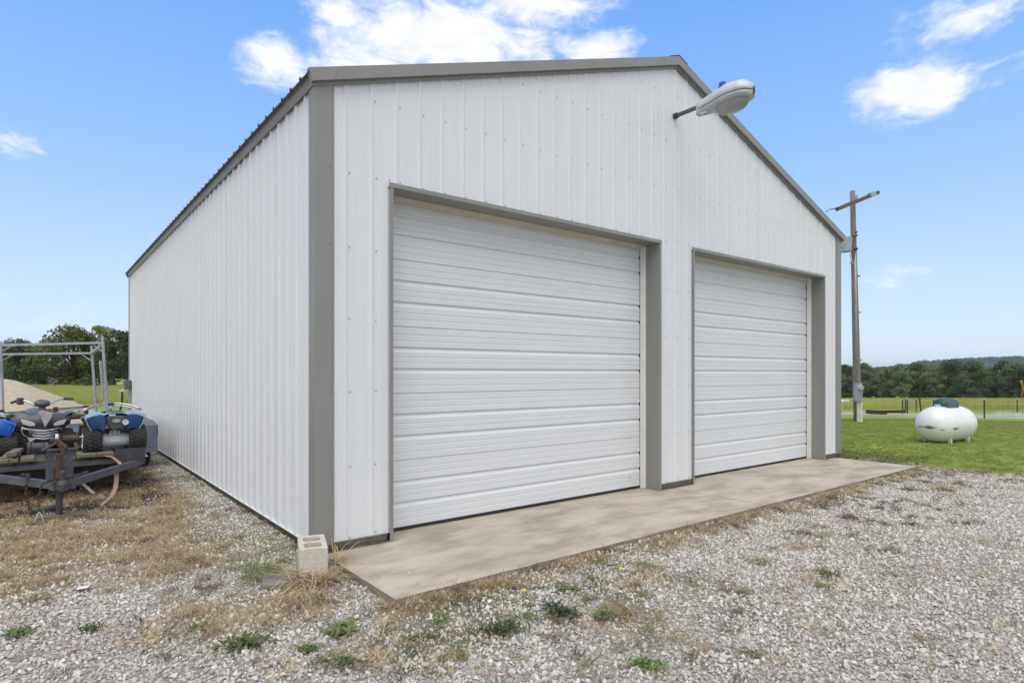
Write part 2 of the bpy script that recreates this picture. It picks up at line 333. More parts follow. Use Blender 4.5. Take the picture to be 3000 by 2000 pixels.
# ------------------------------------------------------------------ ground
def nz2(x, y, s, seed=0, oct=4):
    out = np.zeros_like(x); a = 1; t = 0
    rs = np.random.default_rng(seed)
    for o in range(oct):
        N = 96; g = rs.random((N, N))
        u = (x*s*2**o + 31.7*o) % N; v = (y*s*2**o+17.3*o) % N
        i = np.floor(u).astype(int); j = np.floor(v).astype(int); fu = u-i; fv = v-j
        fu = fu*fu*(3-2*fu); fv = fv*fv*(3-2*fv); i2 = (i+1) % N; j2 = (j+1) % N; i %= N; j %= N
        out += a*(g[i, j]*(1-fu)*(1-fv)+g[i2, j]*fu*(1-fv)+g[i, j2]*(1-fu)*fv+g[i2, j2]*fu*fv); t += a; a *= .55
    return out/t
def masks(x, y):
    x = np.asarray(x, float); y = np.asarray(y, float)
    d = (x-CAM.x)*FW.x+(y-CAM.y)*FW.y; q = (x-CAM.x)*RT.x+(y-CAM.y)*RT.y
    n = nz2(x, y, .9, 3); n2 = nz2(x, y, 2.6, 5); n3 = nz2(x, y, .35, 8)
    edge = 9.15+(n-.5)*.5+np.clip(-(y+1.3), 0, 4)*.32
    lawn_r = smooth(-.15, .25, (x-edge)) * (y > -14)
    lawn_b = smooth(0, .6, y-13.2+(n-.5)*1.0)*smooth(-1.5, .5, x+3)
    lawn_l = smooth(-.6, .8, d-15.5+(n-.5)*2.0)*(q < 0)
    lawn = np.maximum(np.maximum(lawn_r, lawn_b), lawn_l)
    tall = np.where(q < 0, smooth(0, .6, d-28.8), smooth(0, 2.5, d-36.8))*lawn
    # dry grass: left of the building and round the block, strip along the apron, thin patches in front
    s1 = smooth(-.25, .5, (y+.05*x)-.15)*smooth(-.15, -.75, x)*smooth(17, 13, y)*(.60+1.2*(n2-.35))
    s1 = np.maximum(s1, smooth(.95, .35, np.hypot((x+.75)/.95, (y+.75)/.55))*(.30+.8*n2))
    dist = np.abs(y+1.33-.02)
    s2 = smooth(.30, .05, dist+(n2-.5)*.35)*smooth(-.3, .1, x)*smooth(9.3, 8.6, x)*(.45+.9*n)*smooth(9.5, 3.5, x*.8)
    s2 = np.maximum(s2, smooth(.26, .03, dist+(n2-.5)*.3)*smooth(-.3, .1, x)*smooth(9.3, 8.6, x)*.75)
    band = smooth(-3.4, -2.2, y)*smooth(-1.2, -1.5, y)*smooth(-.9, .2, x)*smooth(9.6, 8.5, x)
    s3 = band*smooth(.60, .78, n2*.55+n*.5)*.6
    s4 = smooth(.65, .1, np.hypot((x+.15)/1.1, (y+1.75)/.5))*(.2+.7*n2)
    s5 = smooth(1.1, .3, np.abs(x-9.1+.35*np.clip(y+1.3, -4, 0)))*smooth(-3.6, -2.8, y)*smooth(.6, -.4, y)*(.2+.7*n2)
    straw = np.clip(np.maximum.reduce([s1, s2, s3, s4, s5, np.full_like(s1, .035)]), 0, 1)*(1-lawn)
    green = np.clip(np.maximum(band*smooth(.50, .66, nz2(x, y, 1.7, 21)*.6+n2*.45)*.9, s4*.9*smooth(.4, .6, nz2(x, y, 1.7, 21))), 0, 1)*(1-lawn)
    moss = smooth(-1.0, -.25, x)*smooth(.05, -.02, x)*smooth(-.3, .3, y)*smooth(13.5, 11, y)
    shade = smooth(1.25, .9, np.abs(x+1.52))*smooth(2.8, 3.6, y)*smooth(11.6, 10.5, y)   # bare dirt under the trailer, darkened as the trailer's painted shade
    r = np.hypot((q-PQ)/PRQ, (d-PD)/PRD)
    sand = np.maximum(smooth(1.55, 1.2, r+(n-.5)*.3)*smooth(.9, 1.0, r)*.8, smooth(1.0, .6, np.hypot((q-17.9)/2.3, (d-29)/4.0)+(n2-.5)*.5))
    return dict(lawn=lawn*(1-sand), tall=tall, straw=straw, green=green, moss=moss, dirt_shade=shade, sand=sand)

def axis(c0, c1, step, far, n):
    fine = list(np.arange(c0, c1+1e-6, step)); g = []; d = step; x = 0
    k = 1.16
    while x < far: d *= k; x += d; g.append(x)
    return np.array([c0-q for q in reversed(g)]+fine+[c1+q for q in g])
def build_ground():
    xs = axis(-8, 16, .12, 4200, 0); ys = axis(-5.5, 14, .12, 4200, 0)
    X, Y = np.meshgrid(xs, ys, indexing='ij'); Z = gz(X, Y)
    inside = (X > .06) & (X < 9.06) & (Y > -1.18) & (Y < 12.0)
    Z = np.where(inside, -.16, Z)
    Z += np.where(~inside & (np.abs(X) < 30), (nz2(X, Y, 5, 31, 3)-.5)*.012, 0)
    nx, ny = X.shape
    v = np.stack([X.ravel(), Y.ravel(), Z.ravel()], 1)
    i, j = np.meshgrid(np.arange(nx-1), np.arange(ny-1), indexing='ij'); a = (i*ny+j).ravel()
    F = np.stack([a, a+ny, a+ny+1, a+1], 1)
    me = bpy.data.meshes.new('ground'); me.vertices.add(len(v)); me.vertices.foreach_set('co', v.ravel())
    me.loops.add(F.size); me.loops.foreach_set('vertex_index', F.ravel().astype(np.int32))
    me.polygons.add(len(F)); me.polygons.foreach_set('loop_start', np.arange(0, F.size, 4, dtype=np.int32)); me.update(calc_edges=True)
    me.shade_smooth()
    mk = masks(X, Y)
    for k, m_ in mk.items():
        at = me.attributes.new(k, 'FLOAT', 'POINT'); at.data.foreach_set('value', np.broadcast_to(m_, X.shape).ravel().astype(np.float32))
    o = bpy.data.objects.new('ground', me); COL.objects.link(o); o['kind'] = 'structure'
    # material
    m = bpy.data.materials.new('ground'); m.use_nodes = True; nt = m.node_tree; N = nt.nodes; L = nt.links; b = N['Principled BSDF']
    b.inputs['Roughness'].default_value = .95; b.inputs['Specular IOR Level'].default_value = .15
    geo = N.new('ShaderNodeNewGeometry'); P = geo.outputs['Position']
    def noise(s, dt=8, r=.6, vec=P):
        n = N.new('ShaderNodeTexNoise'); n.inputs['Scale'].default_value = s; n.inputs['Detail'].default_value = dt; n.inputs['Roughness'].default_value = r; L.new(vec, n.inputs[0]); return n.outputs[0]
    def ramp(src, stops):
        n = N.new('ShaderNodeValToRGB'); L.new(src, n.inputs[0]); e = n.color_ramp.elements
        while len(e) < len(stops): e.new(.5)
        for q, (p, c) in zip(e, stops): q.position = p; q.color = tuple(c)+(1,)
        return n.outputs[0]
    def mix(f, a_, b_, bt='MIX'):
        n = N.new('ShaderNodeMix'); n.data_type = 'RGBA'; n.blend_type = bt
        if isinstance(f, float): n.inputs[0].default_value = f
        else: L.new(f, n.inputs[0])
        for k, v_ in ((6, a_), (7, b_)):
            if isinstance(v_, tuple): n.inputs[k].default_value = v_+(1,)
            else: L.new(v_, n.inputs[k])
        return n.outputs[2]
    def attr(k):
        n = N.new('ShaderNodeAttribute'); n.attribute_name = k; return n.outputs['Fac']
    def brk(k, amt=.8, s=9):
        nn = noise(s, 6); mm = N.new('ShaderNodeMath'); mm.operation = 'MULTIPLY_ADD'; L.new(nn, mm.inputs[0]); mm.inputs[1].default_value = amt; mm.inputs[2].default_value = -amt/2
        a2 = N.new('ShaderNodeMath'); a2.operation = 'ADD'; L.new(mm.outputs[0], a2.inputs[0]); L.new(attr(k), a2.inputs[1])
        r = N.new('ShaderNodeMapRange'); r.interpolation_type = 'SMOOTHSTEP'; L.new(a2.outputs[0], r.inputs[0]); r.inputs[1].default_value = .3; r.inputs[2].default_value = .7; return r.outputs[0]
    vo = N.new('ShaderNodeTexVoronoi'); vo.inputs['Scale'].default_value = 42; L.new(P, vo.inputs[0])
    sc_ = N.new('ShaderNodeSeparateColor'); L.new(vo.outputs['Color'], sc_.inputs[0])
    grav = ramp(sc_.outputs[0], [(0, (.24, .215, .175)), (.35, (.35, .32, .27)), (.7, (.44, .41, .355)), (1, (.56, .53, .47))])
    dk = N.new('ShaderNodeMapRange'); L.new(vo.outputs['Distance'], dk.inputs[0]); dk.inputs[1].default_value = .35; dk.inputs[2].default_value = .75; dk.inputs[3].default_value = 1; dk.inputs[4].default_value = .45
    gv = N.new('ShaderNodeMix'); gv.data_type = 'RGBA'; gv.blend_type = 'MULTIPLY'; gv.inputs[0].default_value = 1; L.new(grav, gv.inputs[6]); L.new(dk.outputs[0], gv.inputs[7])
    gravel = mix(noise(.5, 3), gv.outputs[2], mix(.35, gv.outputs[2], (.42, .38, .32)))
    dirt = ramp(noise(30, 8, .7), [(.3, (.12, .095, .065)), (.6, (.24, .19, .13)), (.8, (.34, .28, .20))])
    c = mix(brk('straw', .7, 14), gravel, ramp(noise(55, 6, .7), [(.3, (.15, .115, .075)), (.55, (.30, .235, .15)), (.75, (.42, .34, .22))]))
    c = mix(brk('green', .8, 10), c, mix(.5, c, (.10, .10, .04)))
    c = mix(brk('moss', .6, 8), c, mix(.55, c, (.15, .145, .07)))
    c = mix(brk('dirt_shade', .5, 5), c, mix(.88, c, (.035, .030, .022)))  # near-black mixed into the ground colour as shade below the trailer deck
    lawn1 = ramp(noise(.45, 6, .65), [(.3, (.175, .24, .045)), (.5, (.25, .30, .06)), (.68, (.36, .33, .10))])
    lawn2 = ramp(noise(22, 6, .7), [(.3, (.20, .25, .045)), (.7, (.30, .34, .07))])
    c = mix(brk('lawn', .5, 4), c, mix(.35, lawn1, lawn2))
    tallc = ramp(noise(.16, 8, .7), [(.3, (.30, .345, .085)), (.5, (.40, .41, .12)), (.7, (.50, .45, .18))])
    c = mix(attr('tall'), c, tallc)
    c = mix(attr('sand'), c, ramp(noise(3, 6), [(.3, (.38, .33, .24)), (.7, (.52, .46, .35))]))
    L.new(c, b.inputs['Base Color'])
    bp = N.new('ShaderNodeBump'); bp.inputs['Strength'].default_value = .8; bp.inputs['Distance'].default_value = .012
    inv = N.new('ShaderNodeMath'); inv.operation = 'SUBTRACT'; inv.inputs[0].default_value = 1; L.new(vo.outputs['Distance'], inv.inputs[1]); L.new(inv.outputs[0], bp.inputs['Height']); L.new(bp.outputs[0], b.inputs['Normal'])
    me.materials.append(m)
build_ground()

# apron, two slabs with a joint
ap = empty('concrete_apron'); ap['kind'] = 'structure'
def slab(x0, x1, seed):
    rs = random.Random(seed); n = int((x1-x0)/.12); b = MB()
    fr = [(x0+(x1-x0)*i/n, -1.235+rs.uniform(-.006, .006)+(.02 if i in (0, n) and False else 0)) for i in range(n+1)]
    top = [(x, y, rs.uniform(-.001, .001)) for x, y in fr]+[(x1, .26, 0), (x0, .26, 0)]
    N = len(top); b.add(top, [tuple(range(N))])
    o = b.build('concrete_slab', CONC, ap)
    s = MB(); lo = [(x, y, -.15) for x, y, z in top]
    s.add([(x, y, z-.001) for x, y, z in top]+lo, [(i, (i+1) % N, (i+1) % N+N, i+N) for i in range(N)])
    s.build('slab_edge', CONC_SIDE, o)
slab(.05, 4.495, 1); slab(4.505, 8.97, 2)
fl = MB(); fl.box((.1, .262, -.15), (9.0, 11.95, .02)); fl.build('garage_floor_slab', CONC, ap)

# ------------------------------------------------------------------ building
W, Ln = 9.12, 12.05
SL = .341; AL = math.atan(SL); XC = W/2
X0R, Z0R = -.0876, 3.796                 # outer upper corner of the roof edge
gar = empty('metal_garage', (0, 0, 0), 0, 'white ribbed steel garage with gray trim, gable front and two closed overhead doors', 'garage')
S = .2286
def prof(off, length):
    """(position, outward) pairs of ribbed sheet"""
    P = []
    k0 = int(math.floor((-off)/S))-1
    for k in range(k0, int(length/S)+3):
        c = off+k*S
        P += [(c-.024, 0), (c-.0085, .015), (c+.0085, .015), (c+.024, 0)]
        for mm in (S*.36, S*.64): P += [(c+mm-.011, 0), (c+mm-.005, .0018), (c+mm+.005, .0018), (c+mm+.011, 0)]
    return P
def interp(P, t):
    for (a, ha), (b, hb) in zip(P, P[1:]):
        if a <= t <= b: return ha+(hb-ha)*((t-a)/(b-a) if b > a else 0)
    return 0
def sheet_wall(name, off, length, pos, zb, ztop, openings, mt, seam0, hk=1.0):
    """pos(t, out, z)->xyz ; openings (t0,t1,z0,z1) ; sheets 4 ribs wide"""
    P = prof(off, length); k = 0; t = seam0
    while t < length-1e-3:
        a, b_ = max(0, t), min(length, t+S*4); t += S*4; k += 1
        if b_-a < .02: continue
        cuts = sorted(set([a, b_, *[q[0] for q in P if a < q[0] < b_], *[e for o in openings for e in o[:2] if a < e < b_], *([XC] if (ztop(XC) > ztop(0)+.1 and a < XC < b_) else [])]))
        m = MB(); e = .0008*(k % 2)+.0006
        for c0, c1 in zip(cuts, cuts[1:]):
            mid = (c0+c1)/2; segs = [(zb, None)]
            for (o0, o1, z0, z1) in openings:
                if o0 < mid < o1: segs = ([(zb, z0)] if z0 > zb else [])+[(z1, None)]
            h0, h1 = interp(P, c0)*hk+e, interp(P, c1)*hk+e
            for (s0, s1) in segs:
                m.add([pos(c0, h0, s0), pos(c1, h1, s0), pos(c1, h1, s1 if s1 is not None else ztop(c1)), pos(c0, h0, s1 if s1 is not None else ztop(c0))], [(0, 1, 2, 3)])
        m.build('wall_sheet', mt, gar)
def gable_top(x): return Z0R-.09+SL*(min(x, W-x)+.0876)
O1 = (.655, 4.235, -1, 3.02); O2 = (4.94, 8.528, -1, 3.02)
sheet_wall('front', .236, W, lambda t, h, z: (t, -h, z), .075, gable_top, [O1, O2], WHITE, .236-.11-S*4, .6)
sheet_wall('left', .227, Ln, lambda t, h, z: (-h, t, z), .065, lambda v: 3.74, [], WHITE, .227-.11-S*4, 1.4)
sheet_wall('right', .227, Ln, lambda t, h, z: (W+h, t, z), .065, lambda v: 3.74, [], WHITE, .227-.11-S*4, 1.4)
sheet_wall('back', .236, W, lambda t, h, z: (t, Ln+h, z), .065, gable_top, [], WHITE, .236-.11-S*4)

# base sills
for a, b_ in ((-.0, .60), (4.275, 4.89), (8.575, W)):
    m = MB(); m.box((a, -.010, .004), (b_, .02, .036)); m.box((a, -.019, .036), (b_, .02, .076)); m.build('base_sill', SILL, gar)
    m = MB(); m.box((a, -.022, .076), (b_, .0, .082)); m.build('drip_edge', TRIM, gar)
for x in (-.012, W-.028):
    m = MB(); m.box((x, .0, -.2), (x+.04, Ln, .060)); m.build('skirt_board', MOSS, gar)
    m = MB(); m.box((x-.008 if x < 1 else x+.03, .0, .060), (x+.01 if x < 1 else x+.048, Ln, .067)); m.build('drip_edge', WHITE, gar)
m = MB(); m.box((0.05, Ln-.04, -.2), (W-.05, Ln-.002, .09)); m.build('skirt_board', MOSS, gar)

# corner trims (folded, slightly proud of the ribs)
def corner(cx, cy, sx, sy, wf=.136, ws=.114, zt=3.745):
    t = .024; o = MB()
    pl = [(cx-sx*t, cy+sy*ws), (cx-sx*t, cy-sy*t), (cx+sx*wf*.8, cy-sy*t), (cx+sx*(wf-.012), cy-sy*(t-.006)), (cx+sx*wf, cy-sy*(t-.012)),
          (cx+sx*wf, cy-sy*(t-.015)), (cx+sx*(wf-.014), cy-sy*(t-.009)), (cx+sx*wf*.8, cy-sy*(t-.003)), (cx-sx*(t-.003), cy-sy*(t-.003)), (cx-sx*(t-.003), cy+sy*ws)]
    o.prism(pl, .07, zt, 'Z'); return o.build('corner_trim', TRIM, gar)
corner(0, 0, 1, 1); corner(W, 0, -1, 1); corner(0, Ln, 1, -1); corner(W, Ln, -1, -1)

# door openings
def opening(u0, u1, zt, r=.192):
    fw = .032; p = -.026
    for s, u in ((-1, u0), (1, u1)):
        m = MB()
        pl = [(u+s*fw, p), (u, p), (u, r), (u+s*.004, r), (u+s*.004, p+.004), (u+s*fw, p+.004)]
        m.prism(pl, 0.0, zt+.0, 'Z'); m.build('door_jamb', TRIM, gar)
        # dark gap behind the left flange
        m = MB(); m.prism([(u, r), (u-s*.035, r+.055), (u-s*.035, r+.062), (u+s*.06, r+.062), (u+s*.06, r)], 0.005, zt-.0, 'Z')
        m.build('door_stop', STOPM, gar)
    m = MB()
    pl = [(p-.003, zt+fw+.004), (p-.003, zt-.001), (r-.002, zt-.001), (r-.002, zt+.004), (p+.002, zt+.004), (p+.002, zt+fw+.004)]
    m.prism(pl, u0-fw-.006, u1+fw+.003, 'X'); m.build('door_head_trim', TRIM, gar)
    m = MB(); m.prism([(r, zt-.003), (r+.05, zt-.045), (r+.064, zt-.045), (r+.064, zt+.3), (r, zt+.3)], u0-.05, u1+.05, 'X'); m.build('header_board', HEADW, gar)
    d0, d1 = u0+.036, u1-.036; H = 5*.61; zb = .03; y0 = r+.068
    door = empty('overhead_door', (0, 0, 0)); door.parent = gar
    f = lambda px: px/197.0
    for k in range(5):
        z1 = zb+(k+1)*.61; hh = .607
        pr = [(0, .004), (.003, 0)]
        def thin(px): return [(f(px)-.004, 0), (f(px)-.002, .004), (f(px)+.008, .003), (f(px)+.018, 0)]
        def thick(px): return [(f(px)-.004, 0), (f(px)+.010, .017), (f(px)+.030, .016), (f(px+16), 0)]
        for px, kd in ((22, thin), (40.6, thin), (59.5, thick), (89, thin), (105.7, thin), (123, thick), (155.5, thin), (175, thin)): pr += kd(px)
        pr += [(.997, 0), (1, .004)]
        pts = [(y0+dy, z1-fr*hh) for fr, dy in pr]
        n = len(pts); m = MB(); rs = random.Random(k)
        ys = [(d0, y) for y in pts]
        back = [(y0+.045, z1-hh), (y0+.045, z1)]
        poly = pts+back; m.prism(poly, d0, d1, 'X'); m.build('door_section', DOORW, door)
    m = MB(); m.box((d0, y0-.004, .0045), (d1, y0+.04, zb+.0)); m.build('bottom_seal', BLACK, door)
    m = MB(); m.box((d0-.01, y0+.046, .0), (d1+.01, y0+.05, zt+.2)); m.box((u0-.06, y0-.004, 0.003), (d0-.004, y0+.05, zt)); m.box((d1+.004, y0-.004, .003), (u1+.06, y0+.05, zt))
    m.build('inner_backing', BLACK, door)
    # flap seams
opening(.655, 4.235, 3.02); opening(4.94, 8.528, 3.02)
m = MB(); m.box((4.005, .262-.002, .14), (4.015, .262+.004, .16)) ; m.build('door_lock', DKST, gar)

# rake trims
def rake(side, s0=None, s1=None, proud=0, yb=0, flip=1):
    sec = [(-.07, 0), (-.07, -.098), (-.032, -.096), (-.032, -.124), (-.018, -.124), (-.018, 0)]
    sec = [(y-(proud if y < -.03 else proud*.6), h+(proud if h == 0 else 0)) for y, h in sec]
    ca, sa = math.cos(AL), math.sin(AL); m = MB(); rings = []
    tot = (XC-X0R)/ca
    for s in (s0, s1):
        ring = []
        for (y, h) in sec:
            if s is None: px = XC; st = (XC-(X0R-sa*h))/ca
            else: st = s
            x = X0R-sa*h+ca*st; z = Z0R+ca*h+sa*st
            if side > 0: x = W-x
            yy = y if flip > 0 else Ln-y
            ring.append((x, yy, z))
        rings.append(ring)
    n = len(sec); m.add(rings[0]+rings[1], [tuple(range(n)), tuple(range(2*n-1, n-1, -1))]+[(i, (i+1) % n, (i+1) % n+n, i+n) for i in range(n)])
    return m.build('rake_trim', TRIM, gar)
TOT = (XC-X0R)/math.cos(AL)
rake(-1, 0, TOT-.30); rake(-1, TOT-.33, None, .0015); rake(1, .0, TOT-.40); rake(1, TOT-.43, None, .0015)
rake(-1, 0, None, flip=-1); rake(1, 0, None, flip=-1)
# eave trims and roof sheets
for sgn in (-1, 1):
    X = (lambda x: x) if sgn < 0 else (lambda x: W-x)
    m = MB(); pl = [(-.021, 3.70), (-.032, 3.698), (-.058, 3.785), (-.021, 3.80)]
    m.prism([(X(a), b) for a, b in pl], -.018, Ln+.018, 'Y'); m.build('eave_trim', TRIM, gar)
    Pr = prof(.12, Ln); t = -.066; ca, sa = math.cos(AL), math.sin(AL)
    Pr = [(a+0, b) for a, b in prof(.12, Ln+.3)]
    lim = Ln+.066
    while t < lim-.01:
        a, b_ = t, min(lim, t+S*4); t += S*4
        cuts = sorted(set([a, b_]+[q[0] for q in Pr if a < q[0] < b_])); m = MB()
        for c0, c1 in zip(cuts, cuts[1:]):
            q = []
            for (v, st) in ((c0, -.012), (c1, -.012), (c1, TOT+.0), (c0, TOT+.0)):
                h = -.028+interp(Pr, v)*1.35; q.append((X(X0R-sa*h+ca*st), v, Z0R+ca*h+sa*st))
            m.add(q, [(0, 1, 2, 3)])
        m.build('roof_sheet', ROOFM, gar, solid=.0015)
m = MB(); zr = Z0R+SL*(XC-X0R)
m.prism([(XC-.17, zr-.17*SL+.012), (XC, zr+.016), (XC+.17, zr-.17*SL+.012), (XC+.17, zr-.17*SL+.008), (XC, zr+.010), (XC-.17, zr-.17*SL+.008)], -.074, Ln+.074, 'Y'); m.build('ridge_cap', ROOFM, gar)

# screws (hex heads with washers)
m = MB()
def screw(p, nrm, r=.0050):
    n = Vector(nrm); a = n.orthogonal().normalized(); b_ = n.cross(a); p = Vector(p)
    vs = [p+(a*math.cos(k*math.pi/3)+b_*math.sin(k*math.pi/3))*r for k in range(6)]
    vs2 = [q+n*.005 for q in vs]
    m.add(vs+vs2, [tuple(range(6, 12))]+[(k, (k+1) % 6, (k+1) % 6+6, k+6) for k in range(6)])
rows = [.10, .676, 1.283, 1.882, 2.466, 3.075, 3.72]
for k in range(-1, 41):
    u = .236+S*k+.038
    if u < .15 or u > W-.16: continue
    for z in rows+[4.33, 4.9]:
        if z > gable_top(u)-.12: continue
        if any(o[0]-.03 < u < o[1]+.03 for o in (O1, O2)) and z < 3.04: continue
        screw((u+random.uniform(-.004, .004), -.003, z+random.uniform(-.006, .006)), (0, -1, 0))
for u in (.10, .63, 4.262, 4.915, 8.556, W-.11):
    for z in rows[:-1]: screw((u, -.026 if u in (.10, W-.11) else -.004, z+random.uniform(-.01, .01)), (0, -1, 0))
for k in range(52):
    v = .227+S*k+.038
    for z in rows[:-1]: screw((-.003, v+random.uniform(-.004, .004), z+random.uniform(-.006, .006)), (-1, 0, 0))
for k in range(1, 39, 2):
    u = .236+S*k; screw((u, -.028, gable_top(u)-.025), (0, -1, 0), .007)
m.build('siding_screws', SCREW, gar, kind='stuff')

# ------------------------------------------------------------------ wall lamp
lamp = empty('area_lamp', (4.55, -.02, 4.65), 0, 'light gray street lamp with blue photocell on a short arm below the gable peak', 'lamp')
m = MB(); m.cyl((0, 0, 0), (0, -.40, 0), .026, n=16); m.build('arm', mat('arm_steel', (.13, .15, .17), .45, .4), lamp, smooth=False)
m = MB(); m.cyl((0, .016, 0), (0, -.03, 0), .036, n=12); m.build('wall_collar', DKST, lamp)
def st(L):    # half width, top z, bottom z of housing along the lamp (local y=-L)
    t = (L-.33)/.72
    hw = np.interp(t, [0, .08, .3, .6, .85, .96, 1], [.045, .062, .105, .165, .150, .09, .02])
    zt = np.interp(t, [0, .08, .3, .6, .85, .96, 1], [.045, .055, .075, .105, .085, .03, -.04])
    return hw, zt
zs = -.062
def housing(t, s):
    L = .33+.72*(1-(1-t)**1.15); hw, zt = st(L); a = math.pi*s
    return (-hw*math.cos(a), -L, zs+.008+(zt-zs)*math.sin(a)**.75)
m = MB(); m.grid(housing, 26, 17); m.build('housing', LAMPH, lamp, smooth=True, solid=.006)
def rim(t, s):
    L = .33+.72*(1-(1-t)**1.15); hw, zt = st(L)
    k = [(1.0, .0), (1.01, -.012), (.97, -.034), (.80, -.05), (0, -.055)]
    i = min(int(abs(s-.5)*2*4), 4) if False else None
    a = abs(s-.5)*2; sg = -1 if s < .5 else 1
    f, z = np.interp(1-a, [0, .12, .3, .55, 1], [1.0, 1.01, .96, .8, 0]), np.interp(1-a, [0, .12, .3, .55, 1], [0, -.012, -.034, -.048, -.055])
    return (sg*hw*f, -L, zs+z)
m = MB(); m.grid(rim, 26, 19); m.build('lamp_door', LAMPU, lamp, smooth=True)
def lensf(t, s):
    a = 2*math.pi*s; r = math.sin(math.pi/2*t)**.8
    return (.118*r*math.cos(a), -.785+.205*r*math.sin(a), zs-.045-.115*math.cos(math.pi/2*t)**.75)
m = MB(); m.grid(lensf, 12, 33); m.build('lens', LENS, lamp, smooth=True)
m = MB(); m.lathe([(.02, 0), (.035, -.01), (.03, -.06), (.012, -.09), (0, -.095)], 12, Matrix.Translation((0, -.78, zs-.04))); m.build('bulb', LENSW, lamp, smooth=True)
m = MB(); m.cyl((0, -.66, .06), (0, -.66, .125), .046, n=20); m.cyl((0, -.66, .12), (0, -.66, .165), .040, n=20); m.build('photocell', CELL, lamp)
m = MB(); m.cbox((-.04, -.44, zs-.057), (.055, .09, .004)); m.build('wattage_label', PAPER, lamp)
def seg_digits(txt, parent, M, h, mt):    # simple strokes for the wattage number
    D = {'1': [((.5, 0), (.5, 1))], '5': [((1, 1), (0, 1)), ((0, 1), (0, .5)), ((0, .5), (1, .5)), ((1, .5), (1, 0)), ((1, 0), (0, 0))]}
    b = MB(); x = 0
    for ch in txt:
        for (p, q) in D[ch]:
            b.beam(((x+p[0]*.55)*h, p[1]*h, 0), ((x+q[0]*.55)*h, q[1]*h, 0), h*.14, .002)
        x += .85
    o = b.build('label_print', mt, parent); o.matrix_local = M; return o
seg_digits('15', lamp, Matrix.Translation((-.02, -.475, zs-.060)) @ Matrix.Rotation(R(90), 4, 'Z') @ Matrix.Rotation(R(180), 4, 'X') , .035, BLACK)
m = MB(); m.cbox((0, -1.035, zs-.01), (.03, .03, .05)); m.tube([(0, -1.03, .0), (0, -1.065, -.03), (0, -1.05, -.09), (0, -1.0, -.10)], .005, 6); m.build('latch', DKST, lamp)

# outlet box and cable at the far left corner
ob = empty('outlet_box', (-.06, 11.6, 1.17), 0, 'small gray electrical box with open lid at the far corner of the side wall', 'electrical box')
m = MB(); m.box((-.09, -.08, -.10), (.035, .08, .11)); m.build('box', mat('outlet_gray', (.13, .16, .17), .5), ob, bevel=.006)
m = MB(); m.box((-.27, -.09, .085), (-.085, .09, .1), Matrix.Rotation(R(8), 4, 'Y')); m.build('lid', ALU, ob)
m = MB(); m.box((-.19, -.05, -.15), (-.092, .05, -.115)); m.cyl((-.12, 0, -.1), (-.12, 0, -.2), .028); m.build('plug', WHITEP, ob)
m = MB(); m.cyl((.01, .0, -1.2), (.01, 0, -.1), .02); m.build('conduit', GALV, ob)
m = MB(); m.tube([(-.19, 11.6, 1.02), (-.20, 11.55, .9), (-.21, 11.5, .72), (-.30, 11.4, .45), (-.42, 11.3, .22), (-.50, 11.1, .05), (-.62, 10.8, -.03)], .022, 8)
o = m.build('power_cable', BLACK); tag(o, 'thick black power cable hanging from the electrical box at the far corner', 'cable')

# ------------------------------------------------------------------ cinder block
blk = MB()
BX = Matrix.Translation((-.287, -.436, .002)) @ Matrix.Rotation(R(-17), 4, 'Z')   # local x = face width, y = length
def block():
    w, l, h = .194, .385, .19; cores = [(.155, .045), (.155, .045)]
    bm = bmesh.new()
    def ring(cx, cy, hx, hy, z, n=20, ex=4.5):
        vs = []
        for k in range(n):
            a = 2*math.pi*k/n; c, s = math.cos(a), math.sin(a)
            vs.append(bm.verts.new((cx+hx*math.copysign(abs(c)**(2/ex), c), cy+hy*math.copysign(abs(s)**(2/ex), s), z)))
        return vs
    for z, zn in ((h, 1), (0, -1)): pass
    outer = {}
    for z in (0, h): outer[z] = [bm.verts.new(p) for p in ((0, 0, z), (w, 0, z), (w, l, z), (0, l, z))]
    for i in range(4): bm.faces.new((outer[0][i], outer[0][(i+1) % 4], outer[h][(i+1) % 4], outer[h][i]))
    holes = {}
    for z in (0, h):
        holes[z] = [ring(w/2, .108, .061, .064, z), ring(w/2, l-.108, .061, .064, z)]
        edges = [bm.edges.new((outer[z][i], outer[z][(i+1) % 4])) if bm.edges.get((outer[z][i], outer[z][(i+1) % 4])) is None else bm.edges.get((outer[z][i], outer[z][(i+1) % 4])) for i in range(4)]
        for rg in holes[z]:
            for i in range(len(rg)): edges.append(bm.edges.new((rg[i], rg[(i+1) % len(rg)])))
        bmesh.ops.triangle_fill(bm, use_beauty=True, use_dissolve=False, edges=edges)
    for a, b_ in zip(holes[0], holes[h]):
        n = len(a)
        for i in range(n): bm.faces.new((a[i], b_[i], b_[(i+1) % n], a[(i+1) % n]))
    bmesh.ops.recalc_face_normals(bm, faces=bm.faces)
    me = bpy.data.meshes.new('cinder_block'); bm.to_mesh(me); bm.free(); me.materials.append(BLOCKM)
    o = bpy.data.objects.new('cinder_block', me); COL.objects.link(o); o.matrix_world = BX
    md = o.modifiers.new('b', 'BEVEL'); md.width = .004; md.segments = 2; md.limit_method = 'ANGLE'
    tag(o, 'pale two-hole concrete block standing at the garage corner', 'concrete block')
block()
def flat_stone(poly, z0, z1, name, label):
    m = MB(); m.prism(poly, z0, z1, 'Z'); o = m.build(name, PAVER, bevel=.01); tag(o, label, 'paving stone', 'flat stones under the concrete block')
flat_stone([(-.53, -.40), (-.36, -.53), (-.27, -.50), (-.20, -.30), (-.30, -.13), (-.48, -.22)], -.05, -.006, 'flat_stone', 'gray flat stone under the left side of the concrete block')
